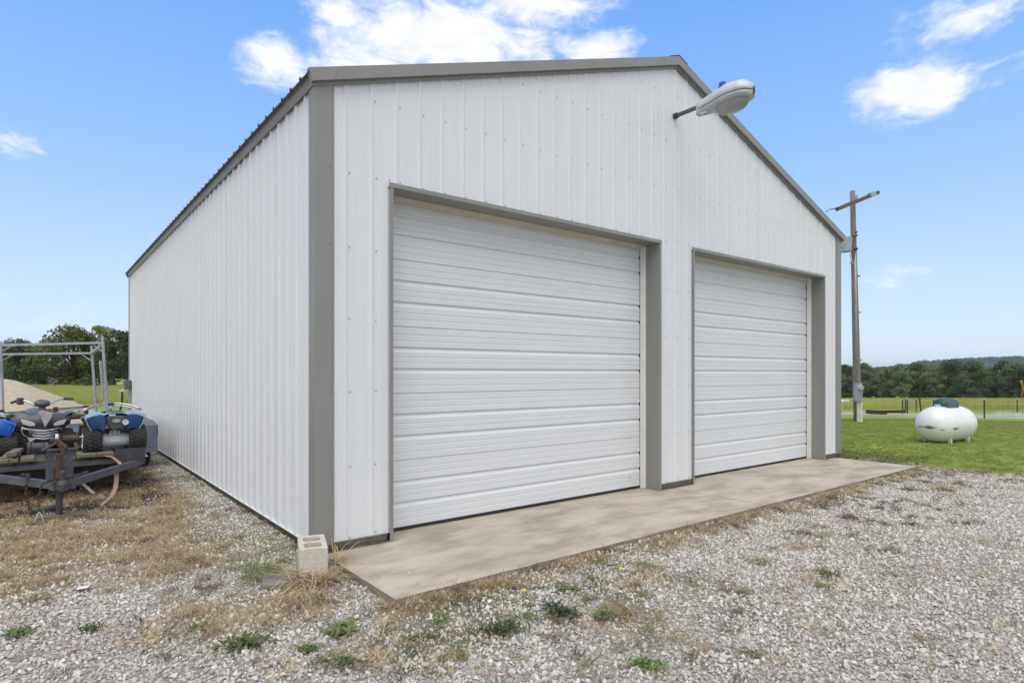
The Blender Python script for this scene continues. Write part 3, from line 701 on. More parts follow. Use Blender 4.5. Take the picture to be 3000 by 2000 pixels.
flat_stone([(-.255, -.555), (-.02, -.50), (.035, -.36), (.03, -.12), (-.15, -.16), (-.20, -.32)], -.05, -.004, 'flat_stone', 'gray flat stone between the concrete block and the apron')

# ------------------------------------------------------------------ trailer
DZ = .435
trl = empty('utility_trailer', (0, 0, 0), 0, 'dark gray two-axle flatbed trailer with plank deck parked along the side wall', 'trailer')
def tp(name, mt, fn, parent=trl, **k):
    m = MB(); fn(m); return m.build(name, mt, parent, **k)
UL, UR, VF, VB = -2.36, -.66, 4.10, 10.2
tp('tongue_arm', TRAIL, lambda m: m.beam((-1.50, 2.93, .305), (UR-.02, VF+.08, .33), .055, .075))
tp('tongue_arm', TRAIL, lambda m: m.beam((-1.58, 2.93, .305), (UL+.02, VF+.08, .33), .055, .075))
tp('frame_rail', TRAIL, lambda m: m.box((UL, VF, .335), (UR, VF+.06, .392)))
tp('frame_rail', TRAIL, lambda m: m.box((UL, VB-.06, .335), (UR, VB, .392)))
tp('frame_rail', TRAIL, lambda m: m.box((UL, VF+.06, .30), (UL+.06, VB-.06, .392)))
tp('frame_rail', TRAIL, lambda m: m.box((UR-.06, VF+.06, .30), (UR, VB-.06, .392)))
tp('coupler', DKST, lambda m: (m.prism([(-1.60, 2.95), (-1.46, 2.95), (-1.495, 2.78), (-1.53, 2.75), (-1.565, 2.78)], .26, .335, 'Z'), m.lathe([(0, .03), (.035, .02), (.05, -.01), (.05, -.035), (.035, -.045)], 14, Matrix.Translation((-1.53, 2.82, .345)))), bevel=.006)
tp('coupler_latch', DKST, lambda m: (m.cyl((-1.53, 2.84, .35), (-1.53, 2.84, .44), .018), m.lathe([(0, .03), (.028, .015), (.03, -.01), (0, -.02)], 12, Matrix.Translation((-1.53, 2.84, .44))), m.tube([(-1.50, 2.83, .40), (-1.47, 2.83, .41), (-1.46, 2.83, .385), (-1.475, 2.83, .36), (-1.50, 2.83, .37)], .006, 6)))
tp('tongue_plate', TRAIL, lambda m: (m.box((-1.64, 2.90, .262), (-1.42, 3.14, .268)),))
jack = tp('jack_post', RUST, lambda m: m.cyl((-1.555, 2.98, .24), (-1.555, 2.98, .60), .034, n=16))
tp('jack_leg', DKST, lambda m: m.cyl((-1.555, 2.98, .0), (-1.555, 2.98, .25), .030, n=16), jack)
tp('jack_cap', RUST, lambda m: m.cyl((-1.555, 2.98, .60), (-1.555, 2.98, .615), .040, n=16), jack)
tp('winch_post', TRAIL, lambda m: m.box((-1.665, 3.12, .34), (-1.595, 3.18, .64)))
tp('winch_post', TRAIL, lambda m: m.box((-1.505, 3.12, .34), (-1.435, 3.18, .64)))
tp('winch_plate', DKST, lambda m: (m.box((-1.69, 3.09, .64), (-1.41, 3.22, .648)), m.tube([(-1.41, 3.15, .648), (-1.372, 3.15, .66), (-1.365, 3.15, .70), (-1.365, 3.15, .76)], .010, 6)))
WINM = mat('winch_drum', (.085, .062, .05), .7, .3, col2=(.05, .042, .038), scale=14, col3=(.14, .08, .05), scale3=9, p3=(.55, .75), bump=.6)
wn = tp('winch', WINM, lambda m: (m.cyl((-1.52, 3.2, .745), (-1.40, 3.2, .745), .038, n=18), m.cyl((-1.56, 3.2, .745), (-1.545, 3.2, .745), .056, n=20), m.cyl((-1.405, 3.2, .745), (-1.395, 3.2, .745), .056, n=20), m.box((-1.545, 3.16, .65), (-1.535, 3.24, .78)), m.box((-1.39, 3.16, .65), (-1.383, 3.24, .78)), m.cyl((-1.63, 3.2, .735), (-1.565, 3.2, .735), .036, n=14)))
tp('winch_hub', ALU, lambda m: m.cyl((-1.585, 3.185, .755), (-1.56, 3.185, .755), .05, n=14), wn)
tp('winch_bolt', ALU, lambda m: m.cyl((-1.383, 3.19, .755), (-1.345, 3.19, .755), .012, n=8), wn)
tp('winch_handle', DKST, lambda m: (m.tube([(-1.57, 3.10, .72), (-1.66, 3.02, .675), (-1.70, 3.0, .655)], .016, 10)), wn)
tp('winch_bracket', RUST, lambda m: (m.beam((-1.585, 3.10, .74), (-1.50, 3.0, .66), .018, .055), m.beam((-1.53, 3.0, .66), (-1.53, 3.0, .6), .04, .03)), wn)
for i, (v) in enumerate([VF+.0+.148*k for k in range(41)]):
    pass
DECKM = mat('deck_wood', (.11, .095, .07), .9, col2=(.06, .055, .04), scale=6, stretch=(1, 1, 6), bump=.8, bscale=40)
for a, b_ in ((-1.354, -1.17), (-1.163, -.995), (-2.075, -1.98), (-1.972, -1.90), (-1.88, -1.757)):
    tp('deck_board', WOODG, lambda m: m.box((a, VF-.05, DZ+.0005), (b_, VF+.34, DZ+.038)), bevel=.003)
# deck planks run fore and aft
n = 12; wpl = (UR-UL)/n
for k in range(n):
    rs = random.Random(k); off = rs.uniform(-.07, .02)
    tp('plank', DECKM, lambda m: m.box((UL+k*wpl+.004, VF+.012+abs(off)*.2, .3925), (UL+(k+1)*wpl-.004, VB, DZ-rs.uniform(0, .004))), bevel=.003)
for su, s in ((UR, 1), (UL, -1)):
    X = lambda a: su+s*a
    # fender box of checker plate
    def fend(m):
        pl = [(5.72, .26), (5.80, .655), (6.10, .70), (7.7, .70), (8.0, .655), (8.08, .26), (8.05, .26), (7.97, .65), (7.69, .69), (6.11, .69), (5.83, .65), (5.75, .26)]
        m.prism(pl, X(.08), X(.36), 'X')
        m.box((min(X(.355), X(.365)), 5.74, .50), (max(X(.355), X(.365)), 8.06, .66))
    tp('fender', PLATE, fend)
    for v in (6.45, 7.35):
        w_ = tp('wheel', TYRE, lambda m: (m.lathe([(.20, -.095), (.30, -.105), (.335, -.08), (.345, -.03), (.345, .03), (.335, .08), (.30, .105), (.20, .095), (.20, -.095)], 32, Matrix.Translation((X(.22), v, .30)) @ Matrix.Rotation(R(90), 4, 'Y')), [m.cbox((X(.22)+sx*.045, v+.345*math.cos(a), .30+.345*math.sin(a)), (.05, .03, .03), 0) for a in np.linspace(0, 2*math.pi, 30, endpoint=False) for sx in (-1, 1)] and None))
        tp('rim', ALU, lambda m: m.lathe([(0, .03), (.06, .04), (.14, .02), (.20, .07), (.205, .09), (.2, -.09), (0, -.05)], 24, Matrix.Translation((X(.22), v, .30)) @ Matrix.Rotation(R(90 if s > 0 else -90), 4, 'Y')), w_)
    for v in (6.45, 7.35): tp('axle_beam', TRAIL, lambda m: m.cyl((X(0)-s*.845, v, .30), (X(.22), v, .30), .03))
tp('front_plate', DKST, lambda m: m.box((-.985, VF-.075, .345), (-.675, VF-.063, .515)))
for v in (5.2, 6.2, 7.2, 8.2, 9.2): tp('cross_member', TRAIL, lambda m: m.box((UL+.06, v, .31), (UR-.06, v+.05, .385)))
tp('spare_board', DECKM, lambda m: m.box((-2.2, VF+.5, .06), (-.8, VF+.54, .30)))
tp('gusset', WHITEP, lambda m: m.prism([(-.655, .44), (-.60, .36), (-.66, .36)], 4.35, 4.36, 'Y'))
CHAINM = mat('chain_steel', (.065, .045, .035), .7, .4, col2=(.10, .065, .05), scale=20)
# safety chains
def chain(path, name, parent=None, r=.0045, link=.032, mt=CHAINM):
    P = [Vector(p) for p in path]; m = MB(); pos = []; acc = 0
    for a, b_ in zip(P, P[1:]):
        l = (b_-a).length; t = acc
        while t < l: pos.append((a.lerp(b_, t/l), (b_-a).normalized())); t += link*.72
        acc = t-l
    for i, (p, d) in enumerate(pos):
        s = d.cross(Vector((0, 0, 1)) if abs(d.z) < .8 else Vector((1, 0, 0))).normalized(); u = d.cross(s)
        if i % 2: s = u
        m.tube([p+d*link*.5*math.cos(a)+s*link*.3*math.sin(a) for a in np.linspace(0, 2*math.pi, 8, endpoint=False)], r, 5, closed=True)
    return m.build(name, mt, parent)
chain([(-1.43, 2.98, .36), (-1.52, 2.93, .375), (-1.62, 2.90, .365), (-1.64, 2.93, .355), (-1.700, 2.900, .33), (-1.715, 2.885, .25), (-1.720, 2.870, .12), (-1.720, 2.860, .06)], 'safety_chain', trl)
chain([(-1.860, 3.420, .375), (-1.800, 3.280, .39), (-1.820, 3.180, .33), (-1.820, 3.170, .20), (-1.800, 3.160, .08), (-1.740, 3.140, -.03)], 'safety_chain', trl, r=.006, link=.04)
tp('chain_hook', GALV, lambda m: m.tube([(-1.720, 2.860, .07), (-1.745, 2.850, .0), (-1.760, 2.840, -.02), (-1.740, 2.835, -.04), (-1.700, 2.835, -.04), (-1.685, 2.840, -.015), (-1.700, 2.850, .03), (-1.715, 2.860, .07)], .006, 6))
tp('hitch_pin', DKST, lambda m: (m.cyl((-1.44, 3.02, .375), (-1.31, 3.1, .385), .011), m.cbox((-1.33, 3.1, .385), (.05, .02, .03))))
# props on the ground by the tongue
o = tp('wood_block', WOODG, lambda m: m.prism([(-1.78, -.045), (-1.70, -.055), (-1.36, -.05), (-1.345, -.002), (-1.74, .0)], 2.90, 3.08, 'Y'), None, bevel=.004)
o.rotation_euler = (0, 0, R(0)); tag(o, 'weathered wood block under the trailer jack', 'wood block')
m = MB(); a = Vector(gpt(86, 6.36)+(-.012,)); b_ = Vector(gpt(167, 6.52)+(-.006,))
m.grid(lambda t, s: tuple(a.lerp(b_, t)+(Vector((0, 0, 1))*math.sin(2*math.pi*s)+(b_-a).normalized().cross(Vector((0, 0, 1)))*math.cos(2*math.pi*s))*.031), 2, 21)
o = m.build('conduit_pipe', PVCG, smooth=True, solid=.005); tag(o, 'short gray plastic pipe lying in dry grass beside the jack', 'pipe')
m = MB(); m.beam(gpt(165, 7.5)+(.36,), gpt(276, 7.39)+(-.03,), .035, .012); o = m.build('white_strip', WHITEP); tag(o, 'narrow white trim strip leaning through the trailer tongue', 'strip')
m = MB()
def ribbon(m, pts, w, th=.003):
    P = [Vector(p) for p in pts]
    for i, (a, b_) in enumerate(zip(P, P[1:])): m.beam(a, b_+(b_-a)*.04, w, th)
ribbon(m, [(-1.30, 4.2, .442), (-1.12, 4.10, .446), (-1.02, 4.0, .43), (-.96, 3.95, .37), (-.945, 3.92, .345)], .045)
ribbon(m, [(-1.0, 3.72, .29), (-1.005, 3.68, .20), (-1.02, 3.62, .11), (-1.06, 3.55, .04), (-1.13, 3.5, -.02), (-1.17, 3.47, -.04)], .045)
o = m.build('ratchet_strap', STRAPM); tag(o, 'frayed tan tie-down strap draped over the front of the trailer', 'strap')
m = MB(); m.beam((-2.0, 4.1, DZ+.02), (-1.93, 4.7, DZ+.06), .10, .09); m.beam((-1.96, 4.08, DZ+.09), (-1.90, 4.5, DZ+.10), .09, .04); o = m.build('timber_chock', WOODG, bevel=.004); tag(o, 'short weathered timber block on the deck between two quads', 'timber')

# ------------------------------------------------------------------ small quads
def make_wheel(parent, x, y, r=.148, w=.18, white=False):
    def f(m):
        M = Matrix.Translation((x, y, r)) @ Matrix.Rotation(R(90), 4, 'Y')
        m.lathe([(r*.5, -w*.46), (r*.82, -w*.5), (r*.95, -w*.42), (r, -w*.2), (r, w*.2), (r*.95, w*.42), (r*.82, w*.5), (r*.5, w*.46), (r*.5, -w*.46)], 28, M)
        for k in range(22):
            a = 2*math.pi*k/22
            for j, xx in enumerate((-.36, -.12, .12, .36)):
                aa = a+(.14 if j % 2 else 0)
                rr = r*(1.0 if abs(xx) < .2 else .965)
                m.add([(-.018, -.011, -.006), (.018, -.011, -.006), (.018, .011, -.006), (-.018, .011, -.006), (-.016, -.008, .010), (.016, -.008, .010), (.016, .008, .010), (-.016, .008, .010)],
                      [(4, 5, 6, 7), (0, 1, 5, 4), (1, 2, 6, 5), (2, 3, 7, 6), (3, 0, 4, 7)], Matrix.Translation((x+xx*w, y, r)) @ Matrix.Rotation(aa, 4, 'X') @ Matrix.Translation((0, 0, rr)) @ Matrix.Rotation(.25 if j % 2 else -.25, 4, 'Z'))
    o = tp('wheel', TYRE, f, parent)
    tp('rim', WHITEP if white else DKST, lambda m: m.lathe([(0, -w*.2), (r*.3, -w*.3), (r*.5, -w*.47), (r*.53, -w*.50), (r*.53, w*.5), (r*.5, w*.47), (r*.3, w*.3), (0, w*.2)], 20, Matrix.Translation((x, y, r)) @ Matrix.Rotation(R(90), 4, 'Y')), o)
def spring(m, p0, p1, r, turns, wr):
    p0, p1 = Vector(p0), Vector(p1); d = (p1-p0).normalized(); a = d.orthogonal().normalized(); b_ = d.cross(a); n = turns*10
    m.tube([p0.lerp(p1, i/n)+(a*math.cos(i*.6283)+b_*math.sin(i*.6283))*r for i in range(n+1)], wr, 5)
def rear_quad(loc, rz, top, dark, label, group):
    q = empty('quad_bike', loc, rz, label, 'quad bike', group)
    for x in (-.235, .235): make_wheel(q, x, 0, r=.17, w=.20, white=True)
    for x in (-.245, .245): make_wheel(q, x, .66, r=.155, w=.15)
    ax = tp('axle_housing', ALU, lambda m: (m.cyl((-.13, 0, .165), (.125, 0, .165), .082, n=26), m.cyl((-.165, 0, .165), (-.125, 0, .165), .090, n=26), m.cyl((.12, 0, .165), (.155, 0, .165), .074, n=26), m.cyl((-.112, 0, .165), (-.10, 0, .165), .088, n=26), m.cyl((.085, 0, .165), (.1, 0, .165), .088, n=26), m.cbox((-.045, -.02, .255), (.016, .05, .05)), m.cbox((.045, -.02, .255), (.016, .05, .05)), m.cbox((0, -.01, .26), (.05, .05, .05))), q)
    tp('maker_label', PAPER, lambda m: (m.box((-.04, -.0815, .195), (.045, -.076, .212)), m.box((-.04, -.0845, .155), (.05, -.080, .175))), ax)
    tp('frame', BLACKP, lambda m: (m.beam((0, .02, .18), (0, .66, .20), .16, .07), m.beam((-.10, .05, .16), (-.06, .5, .26), .05, .06), m.beam((.10, .05, .16), (.06, .5, .26), .05, .06), m.cbox((0, .34, .22), (.2, .26, .14)), m.cbox((-.12, .06, .24), (.12, .03, .06)), m.cbox((.13, .06, .24), (.14, .03, .06))), q, bevel=.008)
    tp('shock_absorber', ALU, lambda m: (spring(m, (0, -.03, .24), (0, .03, .36), .028, 5, .008), m.cyl((0, -.03, .23), (0, .03, .37), .013)), q)
    for s in (-1, 1):
        def fen(u, v):     # u across, v from rear edge forward
            x = .075+.245*u; z = .462+.045*math.sin(u*math.pi*.9+.3)-.02*abs(u-.5); z += .018*u
            y = -.15+.42*v; z2 = z-.12*max(0, v-.6)**1.2-(.03 if v < .12 else 0)
            return (s*(x-(0.03*v)), y+.02*(1-u), z2)
        f = tp('fender', top, lambda m: m.grid(fen, 14, 12), q, smooth=True, solid=.010)
        def flap(u, v):
            x0 = .085+.215*u; x1 = .12+.13*u
            x = x0+(x1-x0)*v; z = (.455+.04*math.sin(u*math.pi*.9+.3))+(.285-.47)*v**.9
            return (s*x, -.135-.02*math.sin(v*2.2)+.05*u*v, z)
        tp('fender_flap', dark, lambda m: m.grid(flap, 10, 10), f, smooth=True, solid=.006)
        tp('fender_edge', top, lambda m: m.tube([flap(0, v) for v in (0, .3, .6, 1)] if False else [(s*.318, -.14, .487), (s*.305, -.15, .44), (s*.285, -.15, .37), (s*.25, -.13, .30)], .007, 6), f)
    def tail(m):
        pl = [(-.10, .45), (-.085, .475), (.085, .475), (.10, .45), (.085, .36), (.055, .31), (-.055, .31), (-.085, .36)]
        m.prism(pl, -.185, .05, 'Y')
    t = tp('tail_cowl', BLACKP, tail, q, bevel=.02)
    tp('tail_light', ALU, lambda m: m.tube([(.038*math.cos(a), -.190, .415+.018*math.sin(a)) for a in np.linspace(0, 2*math.pi, 20, endpoint=False)], .0045, 6, closed=True), t)
    tp('tail_badge', PAPER, lambda m: m.cbox((0, -.189, .415), (.044, .004, .010)), t)
    tp('exhaust_can', ALU, lambda m: (m.tube([(.095, -.20, .392), (.095, -.17, .385), (.07, .0, .32)], .030, 16)), q)
    tp('exhaust_tip', WHITEP, lambda m: (m.tube([(.095+.028*math.cos(a), -.204, .393+.028*math.sin(a)) for a in np.linspace(0, 2*math.pi, 20, endpoint=False)], .006, 6, closed=True), m.cyl((.095, -.206, .393), (.095, -.20, .393), .010)), q)
    tp('seat', BLACKP, lambda m: m.grid(lambda u, v: (.085*math.cos(math.pi*u)*(1-.2*v), -.12+.42*v, .475+.035*math.sin(math.pi*u)+.05*max(0, .25-v)), 9, 10), q, smooth=True, solid=.02)
    tp('rear_deck', top, lambda m: m.grid(lambda u, v: (.13*math.cos(math.pi*u), -.16+.12*v, .475+.035*math.sin(math.pi*u)), 11, 5), q, smooth=True, solid=.01)
    tp('warning_label', PAPER, lambda m: m.box((-.075, -.165, .478), (-.005, -.161, .494)), q)
    tp('front_cowl', top, lambda m: m.grid(lambda u, v: ((.32-.05*v)*math.cos(math.pi*u), .46+.34*v, .42+.09*math.sin(math.pi*u)**2-.08*v), 15, 8), q, smooth=True, solid=.012)
    hb = tp('handlebar', CHROME, lambda m: (m.tube([(-.31, .22, .535), (-.24, .29, .565), (-.15, .36, .600), (-.06, .38, .608), (.08, .38, .605), (.18, .36, .590), (.25, .29, .565), (.32, .22, .53)], .011, 8), m.tube([(-.30, .24, .525), (-.20, .33, .560), (-.10, .37, .578), (.10, .37, .575), (.21, .33, .55), (.31, .24, .515)], .008, 8), m.cyl((0, .42, .45), (0, .37, .60), .016)), q, smooth=True)
    tp('bar_pad', BLACKP, lambda m: m.cbox((0, .37, .600), (.07, .045, .03)), hb, bevel=.006)
    return q
rear_quad((-.965, 4.37, DZ), R(1), BLUEL, BLUED, 'small faded blue quad bike seen from behind at the right of the trailer deck', 'quad bikes on the trailer')
bq = rear_quad((-2.25, 4.62, DZ), R(4), BLUEB, BLUEB, 'bright blue quad bike cut off at the left edge of the photo', 'quad bikes on the trailer'); bq.scale = (1, 1, .87)

def front_quad(loc, rz):
    q = empty('quad_bike', loc, rz, 'scuffed black quad bike facing forward with pale pink nose panel and handlebars', 'quad bike', 'quad bikes on the trailer')
    # local: forward = -Y (towards the photographer)
    for x in (-.235, .235): make_wheel(q, x, 0, w=.15)
    for x in (-.24, .24): make_wheel(q, x, .68, w=.18)
    k = .00058; C = lambda X, Z: ((X-925)*k*.94, .305+(515-Z)*k*1.34)
    def cowl(m):
        n = 18
        topl = [(345, 300), (360, 240), (410, 222), (540, 222), (650, 240), (720, 268), (790, 250), (850, 205), (930, 200), (1060, 205), (1110, 270), (1180, 280), (1330, 290), (1455, 300)]
        botl = [(400, 500), (470, 470), (560, 500), (640, 480), (700, 470), (760, 485), (820, 495), (880, 500), (930, 505), (1000, 500), (1080, 495), (1180, 480), (1330, 470), (1420, 440)]
        T = [C(*p) for p in topl]; B = [C(*p) for p in botl]; vs = []; m_ = 9
        for (a, b_) in zip(T, B):
            for j in range(m_):
                s = j/(m_-1); x = a[0]+(b_[0]-a[0])*s; z = a[1]+(b_[1]-a[1])*s
                y = -.02-.13*(1-min(1, abs(x)/.33)**1.6)-.05*math.sin(s*math.pi)+.05*(1-s)
                vs.append((x, y, z))
        for (a, b_) in zip(T, B): pass
        f = [(i*m_+j, (i+1)*m_+j, (i+1)*m_+j+1, i*m_+j+1) for i in range(len(T)-1) for j in range(m_-1)]
        m.add(vs, f)
    cw = tp('nose_cowl', BLACKP, cowl, q, smooth=True, solid=.014)
    tp('nose_panel', PINK, lambda m: m.prism([C(820, 225), C(900, 208), C(1075, 250), C(1040, 330), C(930, 470)], -.226, -.16, 'Y'), cw, bevel=.004)
    tp('headlight', LENSW, lambda m: m.prism([C(560, 340), C(640, 345), C(800, 395), C(815, 440), C(720, 448), (C(590, 410))], -.195, -.10, 'Y'), cw, bevel=.004).rotation_euler = (0, 0, R(-8))
    tp('headlight', LENSW, lambda m: m.prism([C(1290, 365), C(1140, 385), C(1045, 425), C(1060, 460), C(1240, 440)], -.195, -.10, 'Y'), cw, bevel=.004).rotation_euler = (0, 0, R(8))
    for s in (-1, 1):
        tp('fender', BLACKP, lambda m: m.grid(lambda u, v: (s*(.20+.14*u), -.06+.36*v, .43+.07*math.sin(u*2.2)-.06*u*v+.03*math.sin(v*3)), 8, 10), q, smooth=True, solid=.012)
        tp('rear_fender', BLACKP, lambda m: m.grid(lambda u, v: (s*(.06+.28*u), .5+.34*v, .42+.04*math.sin(u*2.2)), 8, 8), q, smooth=True, solid=.012)
    tp('seat', BLACKP, lambda m: m.grid(lambda u, v: (.09*math.cos(math.pi*u), .32+.44*v, .45+.04*math.sin(math.pi*u)+.04*v), 9, 10), q, smooth=True, solid=.02)
    tp('frame', DKST, lambda m: (m.cbox((0, .3, .2), (.18, .62, .1)), m.beam((-.22, 0, .15), (-.05, .02, .2), .03, .03), m.beam((.22, 0, .15), (.05, .02, .2), .03, .03), m.cbox((0, .02, .19), (.16, .10, .10))), q, bevel=.006)
    def grille(m):
        for (z, w_) in ((.315, .16), (.28, .135), (.245, .11), (.212, .09)):
            m.tube([(-w_, -.12, z), (-w_*.4, -.16, z-.012), (0, -.165, z-.018), (w_*.4, -.16, z-.012), (w_, -.12, z)], .010, 6)
    tp('grille', ALU, grille, q)
    tp('bumper', CHROME, lambda m: (m.tube([(-.20, -.12, .355), (-.19, -.15, .33), (-.155, -.16, .325), (-.08, -.17, .30), (0, -.175, .29), (.08, -.17, .305), (.14, -.16, .325), (.17, -.15, .31), (.175, -.13, .27)], .009, 8),
                                  m.tube([(-.20, -.12, .355), (-.215, -.12, .31), (-.20, -.12, .26), (-.155, -.12, .22), (-.13, -.11, .20)], .009, 8), m.tube([(-.13, -.14, .29), (-.05, -.15, .255), (.06, -.15, .25)], .007, 6)), q, smooth=True)
    tp('skid_plate', ALU, lambda m: m.prism([(-.155, .215), (-.05, .215), (-.14, .165)], -.14, -.10, 'Y'), q)
    for s in (-1, 1): tp('shock_absorber', REDS, lambda m: (spring(m, (s*.17, -.04, .22), (s*.13, .0, .37), .022, 7, .008), m.cyl((s*.17, -.04, .21), (s*.13, 0, .38), .010)), q)
    hb = tp('handlebar', CHROME, lambda m: (m.tube([(-.245, .16, .655), (-.18, .10, .66), (-.13, .06, .645), (-.06, .03, .595), (.06, .03, .595), (.13, .05, .645), (.20, .10, .67), (.25, .14, .67)], .012, 8)), q, smooth=True)
    tp('grip', BLACKP, lambda m: m.tube([(-.24, .155, .655), (-.285, .19, .635)], .017, 10), hb)
    tp('grip', BLACKP, lambda m: m.tube([(.24, .135, .672), (.34, .20, .662)], .018, 10), hb)
    tp('throttle_box', BLACKP, lambda m: m.cbox((-.205, .11, .655), (.06, .06, .085), .4), hb, bevel=.01)
    def pod(m): m.grid(lambda u, v: (.085*math.sin(math.pi*v)*math.cos(2*math.pi*u), .0+.05*math.sin(math.pi*v)*math.sin(2*math.pi*u), .62-.045*math.cos(math.pi*v)+.008*math.cos(4*math.pi*u)), 16, 9, wrapu=True)
    tp('bar_cover', BLACKP, pod, hb, smooth=True)
    tp('steering_stem', BLACKP, lambda m: m.tube([(0, .02, .60), (0, -.02, .48)], .038, 12), q)
    return q
front_quad((-1.68, 4.84, DZ), R(6))

# ------------------------------------------------------------------ racks behind the trailer
rk = empty('ladder_rack', (0, 0, 0), 0, 'tall gray steel ladder rack frame standing behind the trailer', 'rack')
def rackpt(px, py, d):
    x, y = gpt(px, d); return (x, y, CAM.z-(py-1093)/1776*d)
dA, dB = 12.4, 13.4
A0 = rackpt(-60, 1012, dA-.35); A1 = rackpt(301, 1004, dA); B0 = rackpt(-40, 1038, dB-.35); B1 = rackpt(272, 1034, dB)
def gp(px, d): x, y = gpt(px, d); return (x, y, gzf(x, y)-.05)
tp('crossbar', GALV, lambda m: m.beam(A0, A1, .04, .045), rk); tp('crossbar', GALV, lambda m: m.beam(B0, B1, .04, .045), rk)
pa = rackpt(300, 985, dA); tp('upright', GALV, lambda m: m.beam(gp(322, dA), pa, .038, .038), rk)
pb = rackpt(268, 1013, dB); tp('upright', GALV, lambda m: m.beam(gp(288, dB), pb, .038, .038), rk)
tp('upright', GALV, lambda m: m.beam(gp(12, dA-.3), rackpt(2, 1000, dA-.3), .038, .038), rk)
tp('upright', GALV, lambda m: m.beam(gp(-30, dB-.3), rackpt(-34, 1030, dB-.3), .05, .05), rk)
tp('side_rail', GALV, lambda m: m.beam(rackpt(300, 1008, dA), rackpt(268, 1036, dB), .05, .05), rk)
tp('brace', GALV, lambda m: (m.beam(rackpt(301, 985, dA), rackpt(281, 1003, dA), .03, .01), m.beam(rackpt(301, 1030, dA), rackpt(275, 1011, dA), .05, .008)), rk)
tp('brace', GALV, lambda m: m.beam(rackpt(268, 1056, dB), rackpt(242, 1040, dB), .05, .008), rk)
tp('brace', GALV, lambda m: (m.beam(rackpt(5, 1030, dA-.3), rackpt(35, 1013, dA-.3), .07, .008), m.beam(rackpt(8, 1056, dA-.3), rackpt(35, 1041, dA-.3), .05, .008)), rk)
tp('hanging_bar', GALV, lambda m: (m.beam(rackpt(294, 1056, dA-.1), rackpt(303, 1171, dA-.1), .055, .02), m.beam(rackpt(299, 1172, dA-.1), rackpt(312, 1172, dA-.1), .01, .01)), rk)
tp('bracket_plate', GALV, lambda m: m.beam(rackpt(1, 1058, dA-.35), rackpt(3, 1096, dA-.35), .05, .02), rk)

rr = empty('pipe_rack', (0, 0, 0), 0, 'low rusty steel rail rack holding pipes between the trailer and the gravel pile', 'rack')
def rp(px, py, d): return rackpt(px, py, d)
tp('rail', RUST, lambda m: m.beam(rp(-60, 1214, 9.9), rp(262, 1190, 10.9), .05, .018), rr)
tp('rail', GALV, lambda m: m.beam(rp(-60, 1219, 9.9), rp(262, 1195.5, 10.9), .04, .035), rr)
tp('rail', RUST, lambda m: m.beam(rp(-60, 1243, 9.9), rp(262, 1222, 10.9), .05, .03), rr)
tp('rail', GALV, lambda m: m.beam(rp(-60, 1237, 9.95), rp(262, 1216, 10.95), .04, .03), rr)
for px in (5, 163, 252): tp('post', RUST, lambda m: m.beam((*gpt(px, 9.95+px/262), gzf(*gpt(px, 10))-.02), rp(px, 1200-(px*.05), 9.95+px/262), .07, .05), rr)
tp('sheet', TRAIL, lambda m: m.prism([(x, y) for x, y in (gpt(200, 9.2), gpt(262, 9.4), gpt(262, 10.6), gpt(190, 10.4))], .52, .54, 'Z'), rr)
tp('plastic_pipe', PVC, lambda m: (m.grid(lambda t, s: tuple(Vector(rp(30, 1226, 9.7)).lerp(Vector(rp(5, 1218, 12)), t)+Vector((RT.x*math.cos(2*math.pi*s)*.075, RT.y*math.cos(2*math.pi*s)*.075, math.sin(2*math.pi*s)*.075))), 2, 25),), None, smooth=True, solid=.012)
o = bpy.data.objects['plastic_pipe']; tag(o, 'open-ended white plastic pipe resting on the rusty rail rack', 'pipe')
for i, (a, b_, w_, mt, nm, lb) in enumerate([((185, 1226), (235, 1203), .03, DKST, 'scrap_bar', 'dark bent bar lying across the rusty rack'), ((190, 1216), (232, 1220), .06, ALU, 'scrap_metal', 'silver scrap strips heaped on the rusty rack'), ((205, 1209), (244, 1212), .09, PVC, 'scrap_board', 'pale board lying on the rusty rack beside scrap metal')]):
    m = MB(); m.beam(rp(*a, 10.4), rp(*b_, 10.9), w_, w_*.4); m.beam(rp(a[0]+8, a[1]+3, 10.5), rp(b_[0]-4, b_[1]+6, 11.1), w_*.5, w_*.3); o = m.build(nm, mt); tag(o, lb, 'scrap')

# gravel pile
px_, py_ = gpt(-10, 17.5)
def pile(u, v):
    a = 2*math.pi*u; r = v*3.1; n = mnoise.fractal(Vector((math.cos(a)*v*2.2, math.sin(a)*v*2.2, 3)), 1, 2, 5)
    h = 1.42*(1-v**1.2)+.10*n*(1-v*.7)
    return (px_+r*math.cos(a)*1.0, py_+r*math.sin(a)*1.0, gzf(px_, py_)-.06+max(h, 0 if v < 1 else -.1))
PILEM = mat('pile_gravel', (.58, .49, .35), .95, col2=(.40, .33, .22), scale=14, stretch=(1, 1, 3), mixp=(.35, .65), bump=2, bscale=18, detail=10)
m = MB(); m.grid(pile, 90, 40, wrapu=True); o = m.build('gravel_pile', PILEM, smooth=True); tag(o, 'heap of pale tan gravel behind the rusty rack', 'gravel pile', kind='stuff')

# ------------------------------------------------------------------ propane tank
tx, ty = gpt(2772, 13.25); tz = gzf(tx, ty)-.10
tank = empty('propane_tank', (tx, ty, tz), R(-9), 'white horizontal propane tank with green dome standing on the lawn', 'propane tank')
